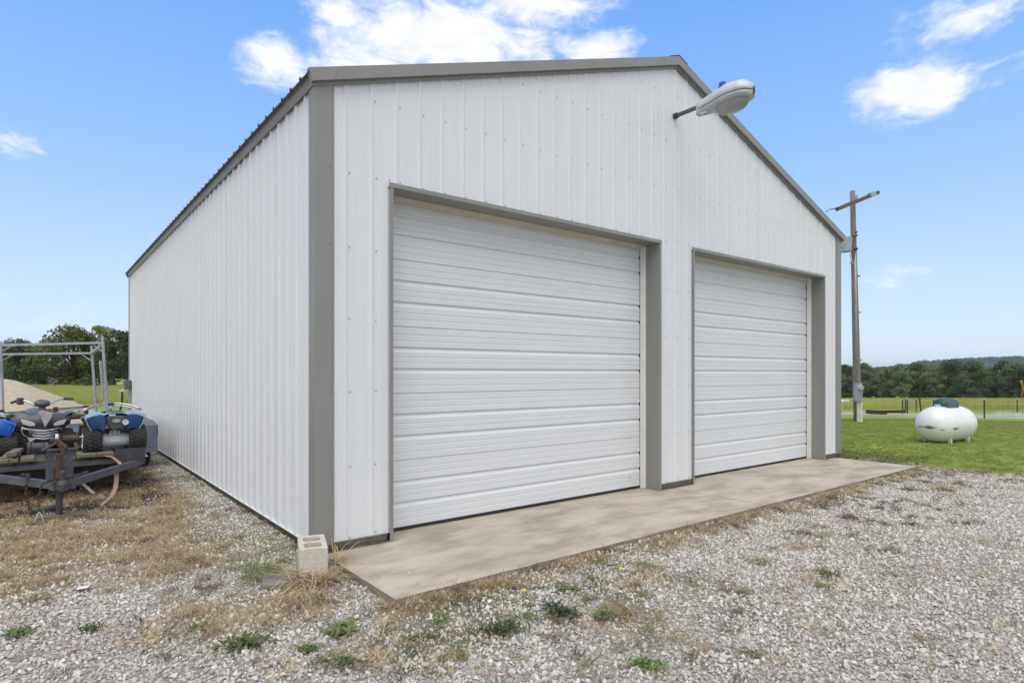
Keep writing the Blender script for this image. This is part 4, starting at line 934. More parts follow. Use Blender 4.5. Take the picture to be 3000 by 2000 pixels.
# local x = tank axis
def tk(u, v):
    a = 2*math.pi*v; Lh = .80; r = .385
    t = (u*2-1); s = math.copysign(1, t); at = abs(t)
    if at < .5: x = at/.5*(Lh-.42); rr_ = r
    else:
        b_ = (at-.5)/.5*math.pi/2; x = Lh-.42+.42*math.sin(b_); rr_ = r*math.cos(b_)**.9 if b_ < math.pi/2-.001 else 0
    return (s*x, rr_*math.cos(a), .49+rr_*math.sin(a))
def tankmat():
    m = TANKW.copy(); m.name = 'tank_paint_worn'; nt = m.node_tree; N = nt.nodes; L = nt.links; b = N['Principled BSDF']
    src = b.inputs['Base Color'].links[0].from_socket
    tc = N.new('ShaderNodeTexCoord'); sp = N.new('ShaderNodeSeparateXYZ'); L.new(tc.outputs['Object'], sp.inputs[0])
    def mm(op, a, b_=None, c=None):
        n = N.new('ShaderNodeMath'); n.operation = op
        for i, v in enumerate((a, b_, c)):
            if v is None: continue
            if isinstance(v, (int, float)): n.inputs[i].default_value = v
            else: L.new(v, n.inputs[i])
        return n.outputs[0]
    nz = N.new('ShaderNodeTexNoise'); nz.inputs['Scale'].default_value = 9; nz.inputs['Detail'].default_value = 8; L.new(tc.outputs['Object'], nz.inputs[0])
    tot = None
    lat = mm('SUBTRACT', mm('MULTIPLY', sp.outputs[0], .54), mm('MULTIPLY', sp.outputs[1], .84))
    for (x, z, sx, sz) in ((-.40, .45, .17, .04), (.10, .43, .07, .028), (-.16, .405, .06, .02)):
        dx = mm('DIVIDE', mm('SUBTRACT', lat, x), sx); dz = mm('DIVIDE', mm('SUBTRACT', sp.outputs[2], z), sz)
        r = mm('ADD', mm('MULTIPLY', dx, dx), mm('MULTIPLY', dz, dz)); k = mm('SUBTRACT', 1.15, r)
        k = mm('ADD', k, mm('MULTIPLY', mm('SUBTRACT', nz.outputs[0], .5), 3.0)); tot = k if tot is None else mm('MAXIMUM', tot, k)
    front = mm('GREATER_THAN', mm('ADD', mm('MULTIPLY', sp.outputs[0], -.84), mm('MULTIPLY', sp.outputs[1], -.54)), -.05)
    f = N.new('ShaderNodeMath'); f.operation = 'MULTIPLY'; f.use_clamp = True; L.new(tot, f.inputs[0]); L.new(front, f.inputs[1])
    mx = N.new('ShaderNodeMix'); mx.data_type = 'RGBA'; L.new(f.outputs[0], mx.inputs[0]); L.new(src, mx.inputs[6]); mx.inputs[7].default_value = (.17, .165, .16, 1); L.new(mx.outputs[2], b.inputs['Base Color'])
    return m
m = MB(); m.grid(tk, 41, 49); o = m.build('shell', tankmat(), tank, smooth=True)
tp('weld_seam', WHITEP, lambda m: [m.tube([(x, .387*math.cos(a), .49+.387*math.sin(a)) for a in np.linspace(0, 2*math.pi, 40, endpoint=False)], .004, 5, closed=True) for x in (-.39, .39)] and None, tank)
def dome(m):
    def fn(u, v):
        a = math.pi*v; hx = .24
        return (-hx+2*hx*u, .155*math.cos(a)*(1-.10*abs(2*u-1)**8), .84+.205*abs(math.sin(a))**.5*(1-.06*abs(2*u-1)**8))
    m.grid(fn, 17, 15); m.prism([(.155*math.cos(a)*.9, .84+.193*abs(math.sin(a))**.5) for a in np.linspace(0, math.pi, 13)], -.242, -.238, 'X'); m.prism([(.155*math.cos(a)*.9, .84+.193*abs(math.sin(a))**.5) for a in np.linspace(0, math.pi, 13)], .238, .242, 'X')
tp('valve_dome', GREENT, dome, tank, smooth=True)
for x in (-.36, .38):
    for y in (-.26, .26): tp('leg', WHITEP, lambda m: m.beam((x, y, -.01), (x, y*.9, .26), .05, .06), tank)
for x in (-.36, .40): tp('lifting_lug', WHITEP, lambda m: (m.tube([(x, -.06, .86), (x, -.05, .91), (x, .05, .91), (x, .06, .86)], .01, 6), m.cyl((x, .0, .86), (x, 0, .90), .02)), tank)
tp('data_plate', ALU, lambda m: m.beam((.25, -.352, .66), (.62, -.350, .665), .004, .006), tank)

# ------------------------------------------------------------------ utility pole
bx, by = gpt(2513, 21.7); bz = gzf(bx, by)
topx, topy = gpt(2497.5, 21.7)
pole = empty('utility_pole', (bx, by, bz), 0, 'weathered gray wooden utility pole with crossarm right of the garage', 'utility pole')
lean = Vector((topx-bx, topy-by, 0))
HP = 7.95-bz
def pz(z): return lean*(z/HP)+Vector((0, 0, z))
tp('shaft', POLEW, lambda m: m.tube([pz(z) for z in np.linspace(-.1, HP, 9)], list(np.linspace(.135, .082, 9)), 14), pole, smooth=True)
def onp(px, py, d=21.5):
    x, y = gpt(px, d); return Vector((x-bx, y-by, CAM.z-(py-1093)/1776*d-bz))
tp('crossarm', ARMW, lambda m: m.beam(onp(2452, 613, 20.7), onp(2573, 564, 22.3), .10, .12), pole)
tp('arm_fitting', GALV, lambda m: (m.cbox(pz(HP-.30)+RT*.10, (.12, .10, .28)), m.beam(onp(2547, 572, 21.9), onp(2562, 566, 22.1), .13, .14)), pole)
tp('insulator_bar', DKST, lambda m: (m.beam(onp(2430, 614, 20.5), onp(2450, 611, 20.7), .03, .03), m.cyl(onp(2423, 617, 20.5), onp(2423, 621, 20.5), .02)), pole)
tc_ = onp(2477, 718, 21.5)
tf = tp('transformer', GALV, lambda m: (m.cyl(tc_+Vector((0, 0, -.24)), tc_+Vector((0, 0, .24)), .19, .215, n=24), m.cyl(tc_+Vector((0, 0, .24)), tc_+Vector((0, 0, .27)), .225, .19, n=24)), pole, smooth=False)
tp('transformer_bushing', DKST, lambda m: (m.cyl(tc_+RT*-.15+Vector((0, 0, .2)), tc_+RT*-.22+Vector((0, 0, .05)), .02), m.cyl(tc_+RT*.3+Vector((0, 0, .30)), tc_+RT*.42+Vector((0, 0, .36)), .05, .03)), tf)
tp('service_drop', ALU, lambda m: (m.beam(onp(2465, 719, 21.4), onp(2492, 735, 21.5), .02, .05), m.tube([onp(2492, 745), onp(2494, 760), onp(2500, 772)], .03, 8)), pole)
tp('weatherhead', DKST, lambda m: (m.beam(onp(2504, 732, 21.4), onp(2511, 728, 21.3), .09, .07), m.beam(onp(2506, 682, 21.4), onp(2510, 679, 21.3), .06, .05)), pole)
tp('wire_loop', BLACK, lambda m: m.tube([onp(2505, 735, 21.4), onp(2502, 755, 21.3), onp(2496, 768, 21.3), onp(2489, 772, 21.3)], .012, 6), pole)
tp('riser_conduit', GALV, lambda m: m.tube([onp(2505, 735, 21.45), onp(2507, 850, 21.45), onp(2511, 1125, 21.45)], .035, 10), pole, smooth=True)
mb_ = onp(2513, 1148, 21.3)
mbx = tp('meter_box', BOXG, lambda m: m.cbox(mb_, (.28, .14, .62), -TH), pole, bevel=.012)
tp('meter', GAUGE, lambda m: m.cyl(mb_-FW*.06+RT*.05+Vector((0, 0, .16)), mb_-FW*.17+RT*.05+Vector((0, 0, .16)), .075, n=20), mbx)
tp('meter_ring', ALU, lambda m: m.cyl(mb_-FW*.06+RT*.05+Vector((0, 0, .16)), mb_-FW*.09+RT*.05+Vector((0, 0, .16)), .095, n=20), mbx)
tp('ground_conduit', PVC, lambda m: (m.cyl(onp(2514, 1172, 21.4), onp(2514, 1238, 21.4), .045, n=12), m.cyl(onp(2521, 1172, 21.4), onp(2522, 1232, 21.4), .05, n=12), m.cyl(onp(2522, 1205, 21.35), onp(2522, 1236, 21.35), .06, n=12)), pole)
for z in (2.2, 3.9, 5.2): tp('conduit_strap', DKST, lambda m: m.cbox(pz(z)+RT*.09, (.16, .16, .03), -TH), pole)
# bracket on the garage's right eave corner
eb = empty('eave_bracket', (W+.03, .15, 3.52), 0, 'small white service bracket under the right end of the front eave', 'bracket')
tp('plate', PVC, lambda m: m.cbox((.06, 0, .0), (.12, .12, .07)), eb); tp('hook', DKST, lambda m: m.tube([(.0, 0, .12), (.06, 0, .10), (.14, -.02, .08), (.17, 0, .09)], .012, 6), eb)

# ------------------------------------------------------------------ pond, debris, wire fence
m = MB(); cx, cy = (CAM+FW*PD+RT*PQ).xy
m.add([tuple(CAM+FW*(PD+PRD*1.15*math.sin(a))+RT*(PQ+PRQ*1.12*math.cos(a)))[:2]+(PZ,) for a in np.linspace(0, 2*math.pi, 60, endpoint=False)], [tuple(range(60))])
POND = mat('pond_algae', (.38, .45, .30), .8, col2=(.24, .31, .20), scale=1.2, mixp=(.3, .8)); o = m.build('pond_water', POND); o['kind'] = 'structure'
LOGM = mat('rusty_timber', (.060, .036, .026), .95, col2=(.035, .024, .02), scale=6, bump=1)
for (a, da, b_, db, w_, lb) in (((2541, 1209), 31.5, (2650, 1208), 31.5, .16, 'long dark rusty beam lying on the grass beside the wire fence'), ((2543, 1210), 31.0, (2592, 1219), 27.6, .20, 'dark rusty beam slanting toward the sandy patch near the pole'), ((2560, 1206), 32.3, (2640, 1205), 32.3, .13, 'thin dark beam at the back of the heap beside the wire fence')):
    x0, y0 = gpt(a[0], da); x1, y1 = gpt(b_[0], db); m = MB()
    m.beam((x0, y0, gzf(x0, y0)+w_*.4), (x1, y1, gzf(x1, y1)+w_*.4), w_, w_); o = m.build('rusty_beam', LOGM); tag(o, lb, 'beam', 'rusty beams near the pond')
PVCD = mat('post_tip', (.42, .42, .41), .6)
TP = mat('fence_post_steel', (.045, .055, .05), .7, .2, col2=(.08, .06, .05), scale=12)
fence_runs = [([(2658, 28.6), (2765, 26.6), (2884, 24.3), (3030, 23.6), (3190, 23.5)], 'near', 'green steel post wire mesh fence in front of the pond'),
              ([(2644, 30.8), (2653, 33.3), (2684, 34.0), (2735, 33.6), (2800, 33.3), (2884, 33.0), (2980, 32.8), (3090, 32.8)], 'far', 'wire mesh fence with white-tipped posts behind the pond')]
for posts, nm, lb in fence_runs:
    fe = empty('wire_fence', (0, 0, 0), 0, lb, 'fence')
    pp = []
    for px, d in posts:
        x, y = gpt(px, d); z = gzf(x, y); z = max(z, -.9 if nm == 'near' else -1.4); pp.append((x, y, z))
        ht = 1435 and (CAM.z-(1166-1093)/1776*d)-z
        tp('fence_post', TP, lambda m: m.beam((x, y, z-.1), (x, y, z+ht-.07), .05, .045), fe)
        tp('post_cap', PVCD, lambda m: m.beam((x, y, z+ht-.07), (x, y, z+ht+.03), .055, .05), fe)
    mw = MB()
    for a, b_ in zip(pp, pp[1:]):
        a, b_ = Vector(a), Vector(b_); L_ = (b_-a).length
        for k in range(5): mw.tube([a+Vector((0, 0, .12+.2*k)), b_+Vector((0, 0, .12+.2*k))], .0028, 4, cap=False)
        for k in range(1, int(L_/.3)): mw.tube([a.lerp(b_, k*.3/L_)+Vector((0, 0, .1)), a.lerp(b_, k*.3/L_)+Vector((0, 0, .95))], .002, 3, cap=False)
    mw.build('wire_mesh', TP, fe, kind='stuff')
x, y = gpt(2700, 27.8); m = MB(); m.beam((x, y, gzf(x, y)-.1), (x-.12, y+.05, gzf(x, y)+.8), .045, .045); o = m.build('fence_post', TP); tag(o, 'leaning loose steel post at the sandy patch by the fence', 'post')
x, y = gpt(2466, 60); m = MB(); m.cbox((x, y, gzf(x, y)+.25), (.5, .4, .35)); o = m.build('salt_tub', WHITEP, bevel=.08); tag(o, 'white tub in the meadow just right of the garage corner', 'tub', 'white tubs in the far meadow')
x, y = gpt(2480, 60.5); m = MB(); m.cbox((x, y, gzf(x, y)+.22), (.55, .4, .38)); o = m.build('salt_tub', PVC, bevel=.08); tag(o, 'grayish white tub in the meadow beside the utility pole', 'tub', 'white tubs in the far meadow')
x, y = gpt(2995, 60); m = MB(); m.beam((x, y, gzf(x, y)+.0), (x-.1, y, gzf(x, y)+1.2), .05, .05); m.beam((x+.6, y, gzf(x, y)+1.3), (x-.45, y, gzf(x, y)+2.3), .14, .14); o = m.build('yellow_boom', mat('yellow_paint', (.45, .30, .02), .5)); tag(o, 'yellow metal arm in the meadow at the right edge', 'machine arm')

# ------------------------------------------------------------------ trees
def crown_mesh(name, seed, h, w, base, leaf, nleaf, mt, dens=26, top=1.0):
    rs = np.random.default_rng(seed); C = []; Rr = []
    for k in range(dens):
        a = rs.uniform(0, 2*math.pi); v = rs.uniform(0, 1); rad = math.sqrt(rs.uniform(.05, 1))
        z = base+(h-base)*v; prof_ = math.sin(math.pi*min(1, (v*.86+.12)))**.65
        C.append((rad*w*.40*prof_*math.cos(a), rad*w*.40*prof_*math.sin(a), z)); Rr.append(w*rs.uniform(.10, .19))
    C = np.array(C); Rr = np.array(Rr)
    idx = rs.integers(0, dens, nleaf); dirs = rs.normal(size=(nleaf, 3)); dirs /= np.linalg.norm(dirs, axis=1)[:, None]
    rr_ = Rr[idx]*rs.uniform(.35, 1.12, nleaf)**.6
    P = C[idx]+dirs*rr_[:, None]*np.array([1, 1, .8]); P[:, 2] = np.maximum(P[:, 2], base*.6)
    a = rs.normal(size=(nleaf, 3)); a /= np.linalg.norm(a, axis=1)[:, None]; b_ = np.cross(a, dirs+rs.normal(size=(nleaf, 3))*.4); b_ /= np.linalg.norm(b_, axis=1)[:, None]+1e-9
    s = leaf*rs.uniform(.5, 1.3, nleaf)[:, None]
    V = np.stack([P-a*s*.5, P+b_*s*.35, P+a*s*.6, P-b_*s*.35], 1).reshape(-1, 3)
    me = bpy.data.meshes.new(name); me.vertices.add(len(V)); me.vertices.foreach_set('co', V.ravel())
    me.loops.add(nleaf*4); me.loops.foreach_set('vertex_index', np.arange(nleaf*4, dtype=np.int32)); me.polygons.add(nleaf); me.polygons.foreach_set('loop_start', np.arange(0, nleaf*4, 4, dtype=np.int32)); me.update(calc_edges=True)
    me.materials.append(mt); return me, C
def make_tree(seed, h, w, mt, nleaf=5200, leaf=.30, base=None, dens=26):
    base = h*.16 if base is None else base
    t = empty('tree'); me, C = crown_mesh('crown', seed, h, w, base, leaf, nleaf, mt, dens)
    cr = bpy.data.objects.new('crown', me); COL.objects.link(cr); cr.parent = t
    m = MB(); m.tube([(0, 0, -.3), (.05, 0, h*.25), (-.03, .05, h*.5), (0, 0, h*.8)], [h*.035, h*.028, h*.018, h*.006], 8)
    for k in range(0, len(C), 2): m.tube([(0, 0, h*(.2+.3*(k/len(C)))), tuple(C[k]*np.array([.5, .5, .85])), tuple(C[k])], [h*.012, h*.008, h*.003], 5)
    m.build('trunk', BARK, t); return t
def put(t, px, d, label, group, rz=None, sc_=None, dz=0):
    x, y = gpt(px, d); t.location = (x, y, gzf(x, y)+dz); t.rotation_euler = (0, 0, random.uniform(0, 6.28) if rz is None else rz)
    if sc_ is not None: t.scale = sc_ if hasattr(sc_, '__len__') else (sc_,)*3
    tag(t, label, 'tree', group)
G1 = 'trees beyond the field on the left'; LS = (1.0, 1.0, .84)
put(make_tree(1, 5.7, 6.6, LF_DARK, 9000, .26, .25, 40), 60, 67, 'dark green bushy tree at the far left beyond the meadow', G1, 0, LS)
put(make_tree(2, 7.2, 7.6, LF_YEL, 9500, .27, .6, 46), 215, 64, 'yellowish green spreading tree seen above the black quad', G1, 1, LS)
put(make_tree(3, 7.6, 5.4, LF_YEL, 7000, .26, .8, 34), 296, 66, 'tallest olive tree with sparse top behind the ladder rack corner', G1, 2, LS)
put(make_tree(4, 6.6, 5.6, LF_DARK, 8000, .26, .5, 36), 368, 62, 'dark green tree partly hidden by the far garage corner', G1, 0, LS)
put(make_tree(5, 4.2, 4.6, LF_DARK, 5000, .26, .2, 26), 112, 72, 'low dark tree between the left bushy tree and the yellowish one', G1, 0, LS)
put(make_tree(19, 6.0, 7, LF_DARK, 7000, .28, .3, 36), -60, 68, 'dark tree cut off by the left edge of the photo', G1, 0, LS)
def shrub(px, d, h, w, seed, mt, lb):
    me, C = crown_mesh('shrub', seed, h, w, .05, .16, 900, mt, 9); x, y = gpt(px, d); o = bpy.data.objects.new('shrub', me); COL.objects.link(o); o.location = (x, y, gzf(x, y)); tag(o, lb, 'shrub', 'shrubs at the far edge of the meadow')
SHM = leafmat('foliage_pale', (.10, .14, .07), (.08, .11, .05), (.14, .18, .09))
shrub(257, 58, 1.3, 1.8, 31, SHM, 'pale green shrub under the yellowish tree'); shrub(322, 58, 1.6, 2.0, 32, SHM, 'pale green shrub just right of the ladder rack post'); shrub(232, 59, .9, 1.4, 33, LF_MID, 'small mid green shrub left of the pale one')
# house behind the left trees
hx, hy = gpt(150, 80); hs = empty('farm_house', (hx, hy, gzf(hx, hy)), -TH+R(8), 'low blue-gray house with tan gable roof beyond the left trees', 'house')
tp('wall', mat('house_wall', (.20, .24, .30), .8), lambda m: m.box((-2.6, -2, -.1), (2.3, 2, 1.0)), hs)
tp('roof', mat('house_roof', (.36, .28, .22), .8), lambda m: m.prism([(-1.6, .9), (.9, .9), (-.1, 2.2)], -2.2, 2.2, 'Y'), hs)
tp('window', mat('house_window', (.05, .06, .07), .2), lambda m: m.box((-.9, -2.03, .35), (-.2, -1.99, .8)), hs)

protos = [make_tree(11, 8.5, 8.0, LF_MID, 7200, .36, .05, 44), make_tree(12, 9.5, 8.0, LF_DARK, 7200, .36, .1, 44), make_tree(13, 7.8, 8.8, LF_OLV, 7000, .36, .0, 44), make_tree(14, 7.0, 7.2, LF_DARK, 6000, .36, .0, 36), make_tree(15, 8.0, 7.2, LF_MID, 6400, .36, .0, 38)]
G2 = 'trees along the far side of the meadow'
rowA = [(2462, 150, 0, .82), (2492, 146, 3, .95), (2528, 150, 2, .9), (2566, 152, 4, .84), (2598, 146, 2, .88), (2640, 142, 4, .92), (2676, 149, 3, .92), (2706, 146, 0, .84), (2748, 143, 2, .96), (2792, 140, 1, .98), (2846, 134, 1, 1.06), (2892, 144, 3, .95), (2925, 150, 0, .9), (2965, 141, 0, 1.1), (3010, 136, 1, 1.1), (3060, 140, 2, 1.1), (2430, 150, 1, .9), (2390, 150, 0, .9)]
rowB = [(2474, 168, 1, .98), (2512, 166, 4, 1.0), (2530, 172, 1, 1.13), (2556, 170, 3, 1.15), (2584, 175, 0, .95), (2617, 168, 1, 1.05), (2612, 180, 3, 1.25), (2655, 172, 2, .95), (2690, 170, 1, 1.04), (2727, 165, 0, 1.12), (2765, 170, 3, 1.15), (2802, 165, 4, 1.12), (2830, 172, 2, 1.1), (2870, 165, 0, 1.1), (2905, 170, 4, 1.1), (2940, 160, 1, 1.12), (2985, 160, 4, 1.25), (3030, 165, 0, 1.2)]
names = ['round mid green', 'tall dark green', 'broad olive', 'narrow dark', 'upright mid green']
used = set()
def where(px):
    if px < 2490: return 'between garage and utility pole'
    if px < 2560: return 'just right of the pole'
    if px < 2650: return 'above the rusty beams'
    if px < 2720: return 'above the loose fence posts'
    if px < 2790: return 'above the tank\'s left half'
    if px < 2860: return 'above the tank\'s right half'
    if px < 2930: return 'above the pond'
    return 'toward the right edge'
for rown, row in (('front', rowA), ('back', rowB)):
    for (px, d, k, s) in row:
        src = protos[k]; t = src if k not in used else copy_tree(src); used.add(k); s *= .79 if rown == 'back' else .84
        lb = f'{names[k]} {rown}-row tree {where(px)}'
        put(t, px, d, lb, G2, None, (s*1.15, s*1.15, s*random.uniform(.74, 1.18)))
# uniquify labels of treeline
seen = {}
for o in list(bpy.data.objects):
    if o.get('group') == G2: seen.setdefault(o['label'], []).append(o)
for lb, lst in seen.items():
    if len(lst) == 2:
        lst.sort(key=lambda o: (o.location-CAM).dot(RT)/(o.location-CAM).dot(FW)); lst[0]['label'] = 'left of two: '+lb; lst[1]['label'] = 'right of two: '+lb
    elif len(lst) > 2:
        lst.sort(key=lambda o: (o.location-CAM).dot(RT)/(o.location-CAM).dot(FW))
        for o, wd in zip(lst, ('leftmost', 'second from left', 'third from left', 'fourth from left', 'fifth from left')): o['label'] = wd+' '+lb

def woods(name, d0, d1, px0, px1, n, h, seed, mt, leaf):
    rs = np.random.default_rng(seed); mes, _ = crown_mesh('x', seed, h, h*1.05, h*.1, leaf, 420, mt, 9)
    base = np.zeros(len(mes.vertices)*3); mes.vertices.foreach_get('co', base); base = base.reshape(-1, 3); V = []
    for k in range(n):
        px = rs.uniform(px0, px1); d = rs.uniform(d0, d1); x, y = gpt(px, d); a = rs.uniform(0, 6.28); s = rs.uniform(.7, 1.15); c_, s_ = math.cos(a), math.sin(a)
        B = base*s; V.append(np.stack([B[:, 0]*c_-B[:, 1]*s_+x, B[:, 0]*s_+B[:, 1]*c_+y, B[:, 2]+gzf(x, y)], 1))
    V = np.concatenate(V); q = len(V)//4
    me = bpy.data.meshes.new(name); me.vertices.add(len(V)); me.vertices.foreach_set('co', V.ravel()); me.loops.add(q*4); me.loops.foreach_set('vertex_index', np.arange(q*4, dtype=np.int32)); me.polygons.add(q); me.polygons.foreach_set('loop_start', np.arange(0, q*4, 4, dtype=np.int32)); me.update(calc_edges=True)
    me.materials.append(mt); o = bpy.data.objects.new(name, me); COL.objects.link(o); tag(o, 'dense far wood filling the gaps behind the treeline', 'wood', kind='stuff'); return o
woods('far_woods', 185, 320, 2380, 3120, 170, 7.6, 5, LF_MID, .8)
woods('left_far_woods', 95, 150, -120, 420, 60, 5, 6, LF_DARK, .5)['label'] = 'low far wood behind the trees on the left'

# far hill
xs_ = np.linspace(2300, 3700, 90); vs = []; rsn = np.random.default_rng(9)
for i, px in enumerate(xs_):
    for j in range(14):
        t = j/13; d = 950+500*t
        yy = np.interp(px, [2300, 2560, 2640, 2680, 2700, 2780, 2860, 3000, 3200, 3700], [1092, 1084, 1078, 1070, 1063, 1061, 1055, 1051, 1048, 1040])
        H = CAM.z-(yy-1093)/1776*1450
        x, y = gpt(px, d); z = -6+(H+6)*math.sin(t*math.pi/2)**.9+3.2*mnoise.fractal(Vector((x/45, y/45, 0)), 1, 2, 4)*t
        vs.append((x, y, z))
m = MB(); m.add(vs, [(i*14+j, (i+1)*14+j, (i+1)*14+j+1, i*14+j+1) for i in range(89) for j in range(13)]); o = m.build('wooded_hill', HILLM); o['kind'] = 'structure'
def hill_trees():
    rs = np.random.default_rng(12); mes, _ = crown_mesh('x', 77, 9, 11, 0, 3.0, 60, LF_DARK, 6)
    base = np.zeros(len(mes.vertices)*3); mes.vertices.foreach_get('co', base); base = base.reshape(-1, 3); V = []
    va = np.array(vs).reshape(90, 14, 3)
    for k in range(2600):
        i = rs.uniform(0, 88.9); j = rs.uniform(2, 12.99); a0, b0 = int(i), int(j); fi, fj = i-a0, j-b0
        p = va[a0, b0]*(1-fi)*(1-fj)+va[a0+1, b0]*fi*(1-fj)+va[a0, b0+1]*(1-fi)*fj+va[a0+1, b0+1]*fi*fj
        V.append(base*rs.uniform(.6, 1.1)+p-np.array([0, 0, 2]))
    V = np.concatenate(V); q = len(V)//4
    me = bpy.data.meshes.new('hill_trees'); me.vertices.add(len(V)); me.vertices.foreach_set('co', V.ravel()); me.loops.add(q*4); me.loops.foreach_set('vertex_index', np.arange(q*4, dtype=np.int32)); me.polygons.add(q); me.polygons.foreach_set('loop_start', np.arange(0, q*4, 4, dtype=np.int32)); me.update(calc_edges=True)
    me.materials.append(LF_DARK); o = bpy.data.objects.new('hill_trees', me); COL.objects.link(o); tag(o, 'forest covering the distant hill', 'wood', kind='stuff')
hill_trees()

# ------------------------------------------------------------------ scattered cover (stuff)
PC = bpy.data.collections.new('scatter_sources')      # not linked to the scene
def proto(me, mt, nm):
    if not me.materials: me.materials.append(mt)
    o = bpy.data.objects.new(nm, me); return o
def scatter(name, protos_, P, rot, scl, kind_label):
    c = bpy.data.collections.new(name+'_src')
    for o in protos_: c.objects.link(o)
    n = len(P); me = bpy.data.meshes.new(name); me.vertices.add(n); me.vertices.foreach_set('co', np.asarray(P, np.float32).ravel())
    a = me.attributes.new('rot', 'FLOAT_VECTOR', 'POINT'); a.data.foreach_set('vector', np.asarray(rot, np.float32).ravel())
    a = me.attributes.new('scl', 'FLOAT_VECTOR', 'POINT'); a.data.foreach_set('vector', np.asarray(scl, np.float32).ravel())
    a = me.attributes.new('pick', 'INT', 'POINT'); a.data.foreach_set('value', rng.integers(0, len(protos_), n).astype(np.int32))
    ng = bpy.data.node_groups.new(name, 'GeometryNodeTree')
    ng.interface.new_socket('Geometry', in_out='INPUT', socket_type='NodeSocketGeometry'); ng.interface.new_socket('Geometry', in_out='OUTPUT', socket_type='NodeSocketGeometry')
    N = ng.nodes; L = ng.links; gi = N.new('NodeGroupInput'); go = N.new('NodeGroupOutput'); ip = N.new('GeometryNodeInstanceOnPoints'); ci = N.new('GeometryNodeCollectionInfo')
    ci.inputs[0].default_value = c; ci.inputs['Separate Children'].default_value = True; ci.inputs['Reset Children'].default_value = True
    def na(k, t):
        x = N.new('GeometryNodeInputNamedAttribute'); x.data_type = t; x.inputs[0].default_value = k; return x.outputs[0]
    L.new(gi.outputs[0], ip.inputs['Points']); L.new(ci.outputs[0], ip.inputs['Instance']); ip.inputs['Pick Instance'].default_value = True
    L.new(na('pick', 'INT'), ip.inputs['Instance Index']); L.new(na('scl', 'FLOAT_VECTOR'), ip.inputs['Scale'])
    e = N.new('FunctionNodeEulerToRotation'); L.new(na('rot', 'FLOAT_VECTOR'), e.inputs[0]); L.new(e.outputs[0], ip.inputs['Rotation']); L.new(ip.outputs[0], go.inputs[0])
    o = bpy.data.objects.new(name, me); COL.objects.link(o); md = o.modifiers.new('gn', 'NODES'); md.node_group = ng
    tag(o, kind_label[0], kind_label[1], kind='stuff'); return o
def rock(seed):
    rs = random.Random(seed); bm = bmesh.new(); bmesh.ops.create_icosphere(bm, subdivisions=2, radius=1)
    planes = [(Vector((rs.gauss(0, 1), rs.gauss(0, 1), rs.gauss(0, 1))).normalized(), rs.uniform(.38, .72)) for _ in range(11)]
    for v in bm.verts:
        for (n_, d_) in planes:
            k = v.co.dot(n_)
            if k > d_: v.co -= n_*(k-d_)
        v.co += Vector((rs.uniform(-.03, .03), rs.uniform(-.03, .03), rs.uniform(-.03, .03)))
    bmesh.ops.dissolve_limit(bm, angle_limit=R(14), verts=bm.verts, edges=bm.edges); bmesh.ops.triangulate(bm, faces=bm.faces)
    me = bpy.data.meshes.new('stone'); bm.to_mesh(me); bm.free(); return proto(me, STONE, 'stone')
def blocked(x, y):
    return ((x > .03) & (x < 9.0) & (y > -1.25)) | ((x >= -.01) & (x < W+.02) & (y > -.02) & (y < Ln+.02))
def pts_in(x0, x1, y0, y1, dens):
    n = int((x1-x0)*(y1-y0)*dens); x = rng.uniform(x0, x1, n); y = rng.uniform(y0, y1, n); return x, y
def depthq(x, y): return (x-CAM.x)*FW.x+(y-CAM.y)*FW.y, (x-CAM.x)*RT.x+(y-CAM.y)*RT.y
def view(x, y, near=2.0, far=60, marg=1.12):
    d, q = depthq(x, y); return (d > near) & (d < far) & (np.abs(q) < .845*d*marg+.6)
# gravel
x, y = pts_in(-7, 14, -5.2, 12, 2900); keep = view(x, y, 1.9, 13.5) & ~blocked(x, y); x, y = x[keep], y[keep]; mk = masks(x, y)
d, q = depthq(x, y)
p = .93*(1-mk['lawn'])*(1-.5*mk['straw'])*(1-.85*mk['dirt_shade'])*np.clip(1.5-d/16, .55, 1)*(.45+.55*smooth(.36, .54, nz2(x, y, .8, 61)*.6+nz2(x, y, 5, 62)*.4)); keep = rng.random(len(x)) < p; x, y = x[keep], y[keep]; n = len(x); print('stones', n)
s = rng.lognormal(math.log(.0092), .34, n); s = np.clip(s, .004, .022)
near_wall = (x > -1.1) & (y > -.3); s = np.where(near_wall, s*.8, s)
P = np.stack([x, y, gz(x, y)+s*.25+rng.uniform(0, .006, n)], 1)
scatter('gravel', [rock(i) for i in range(8)], P, rng.uniform(0, 6.28, (n, 3))*np.array([.35, .35, 1]), np.stack([s*rng.uniform(.8, 1.4, n), s*rng.uniform(.75, 1.2, n), s*rng.uniform(.55, .95, n)], 1), ('loose pale gray crushed gravel covering the yard', 'gravel'))

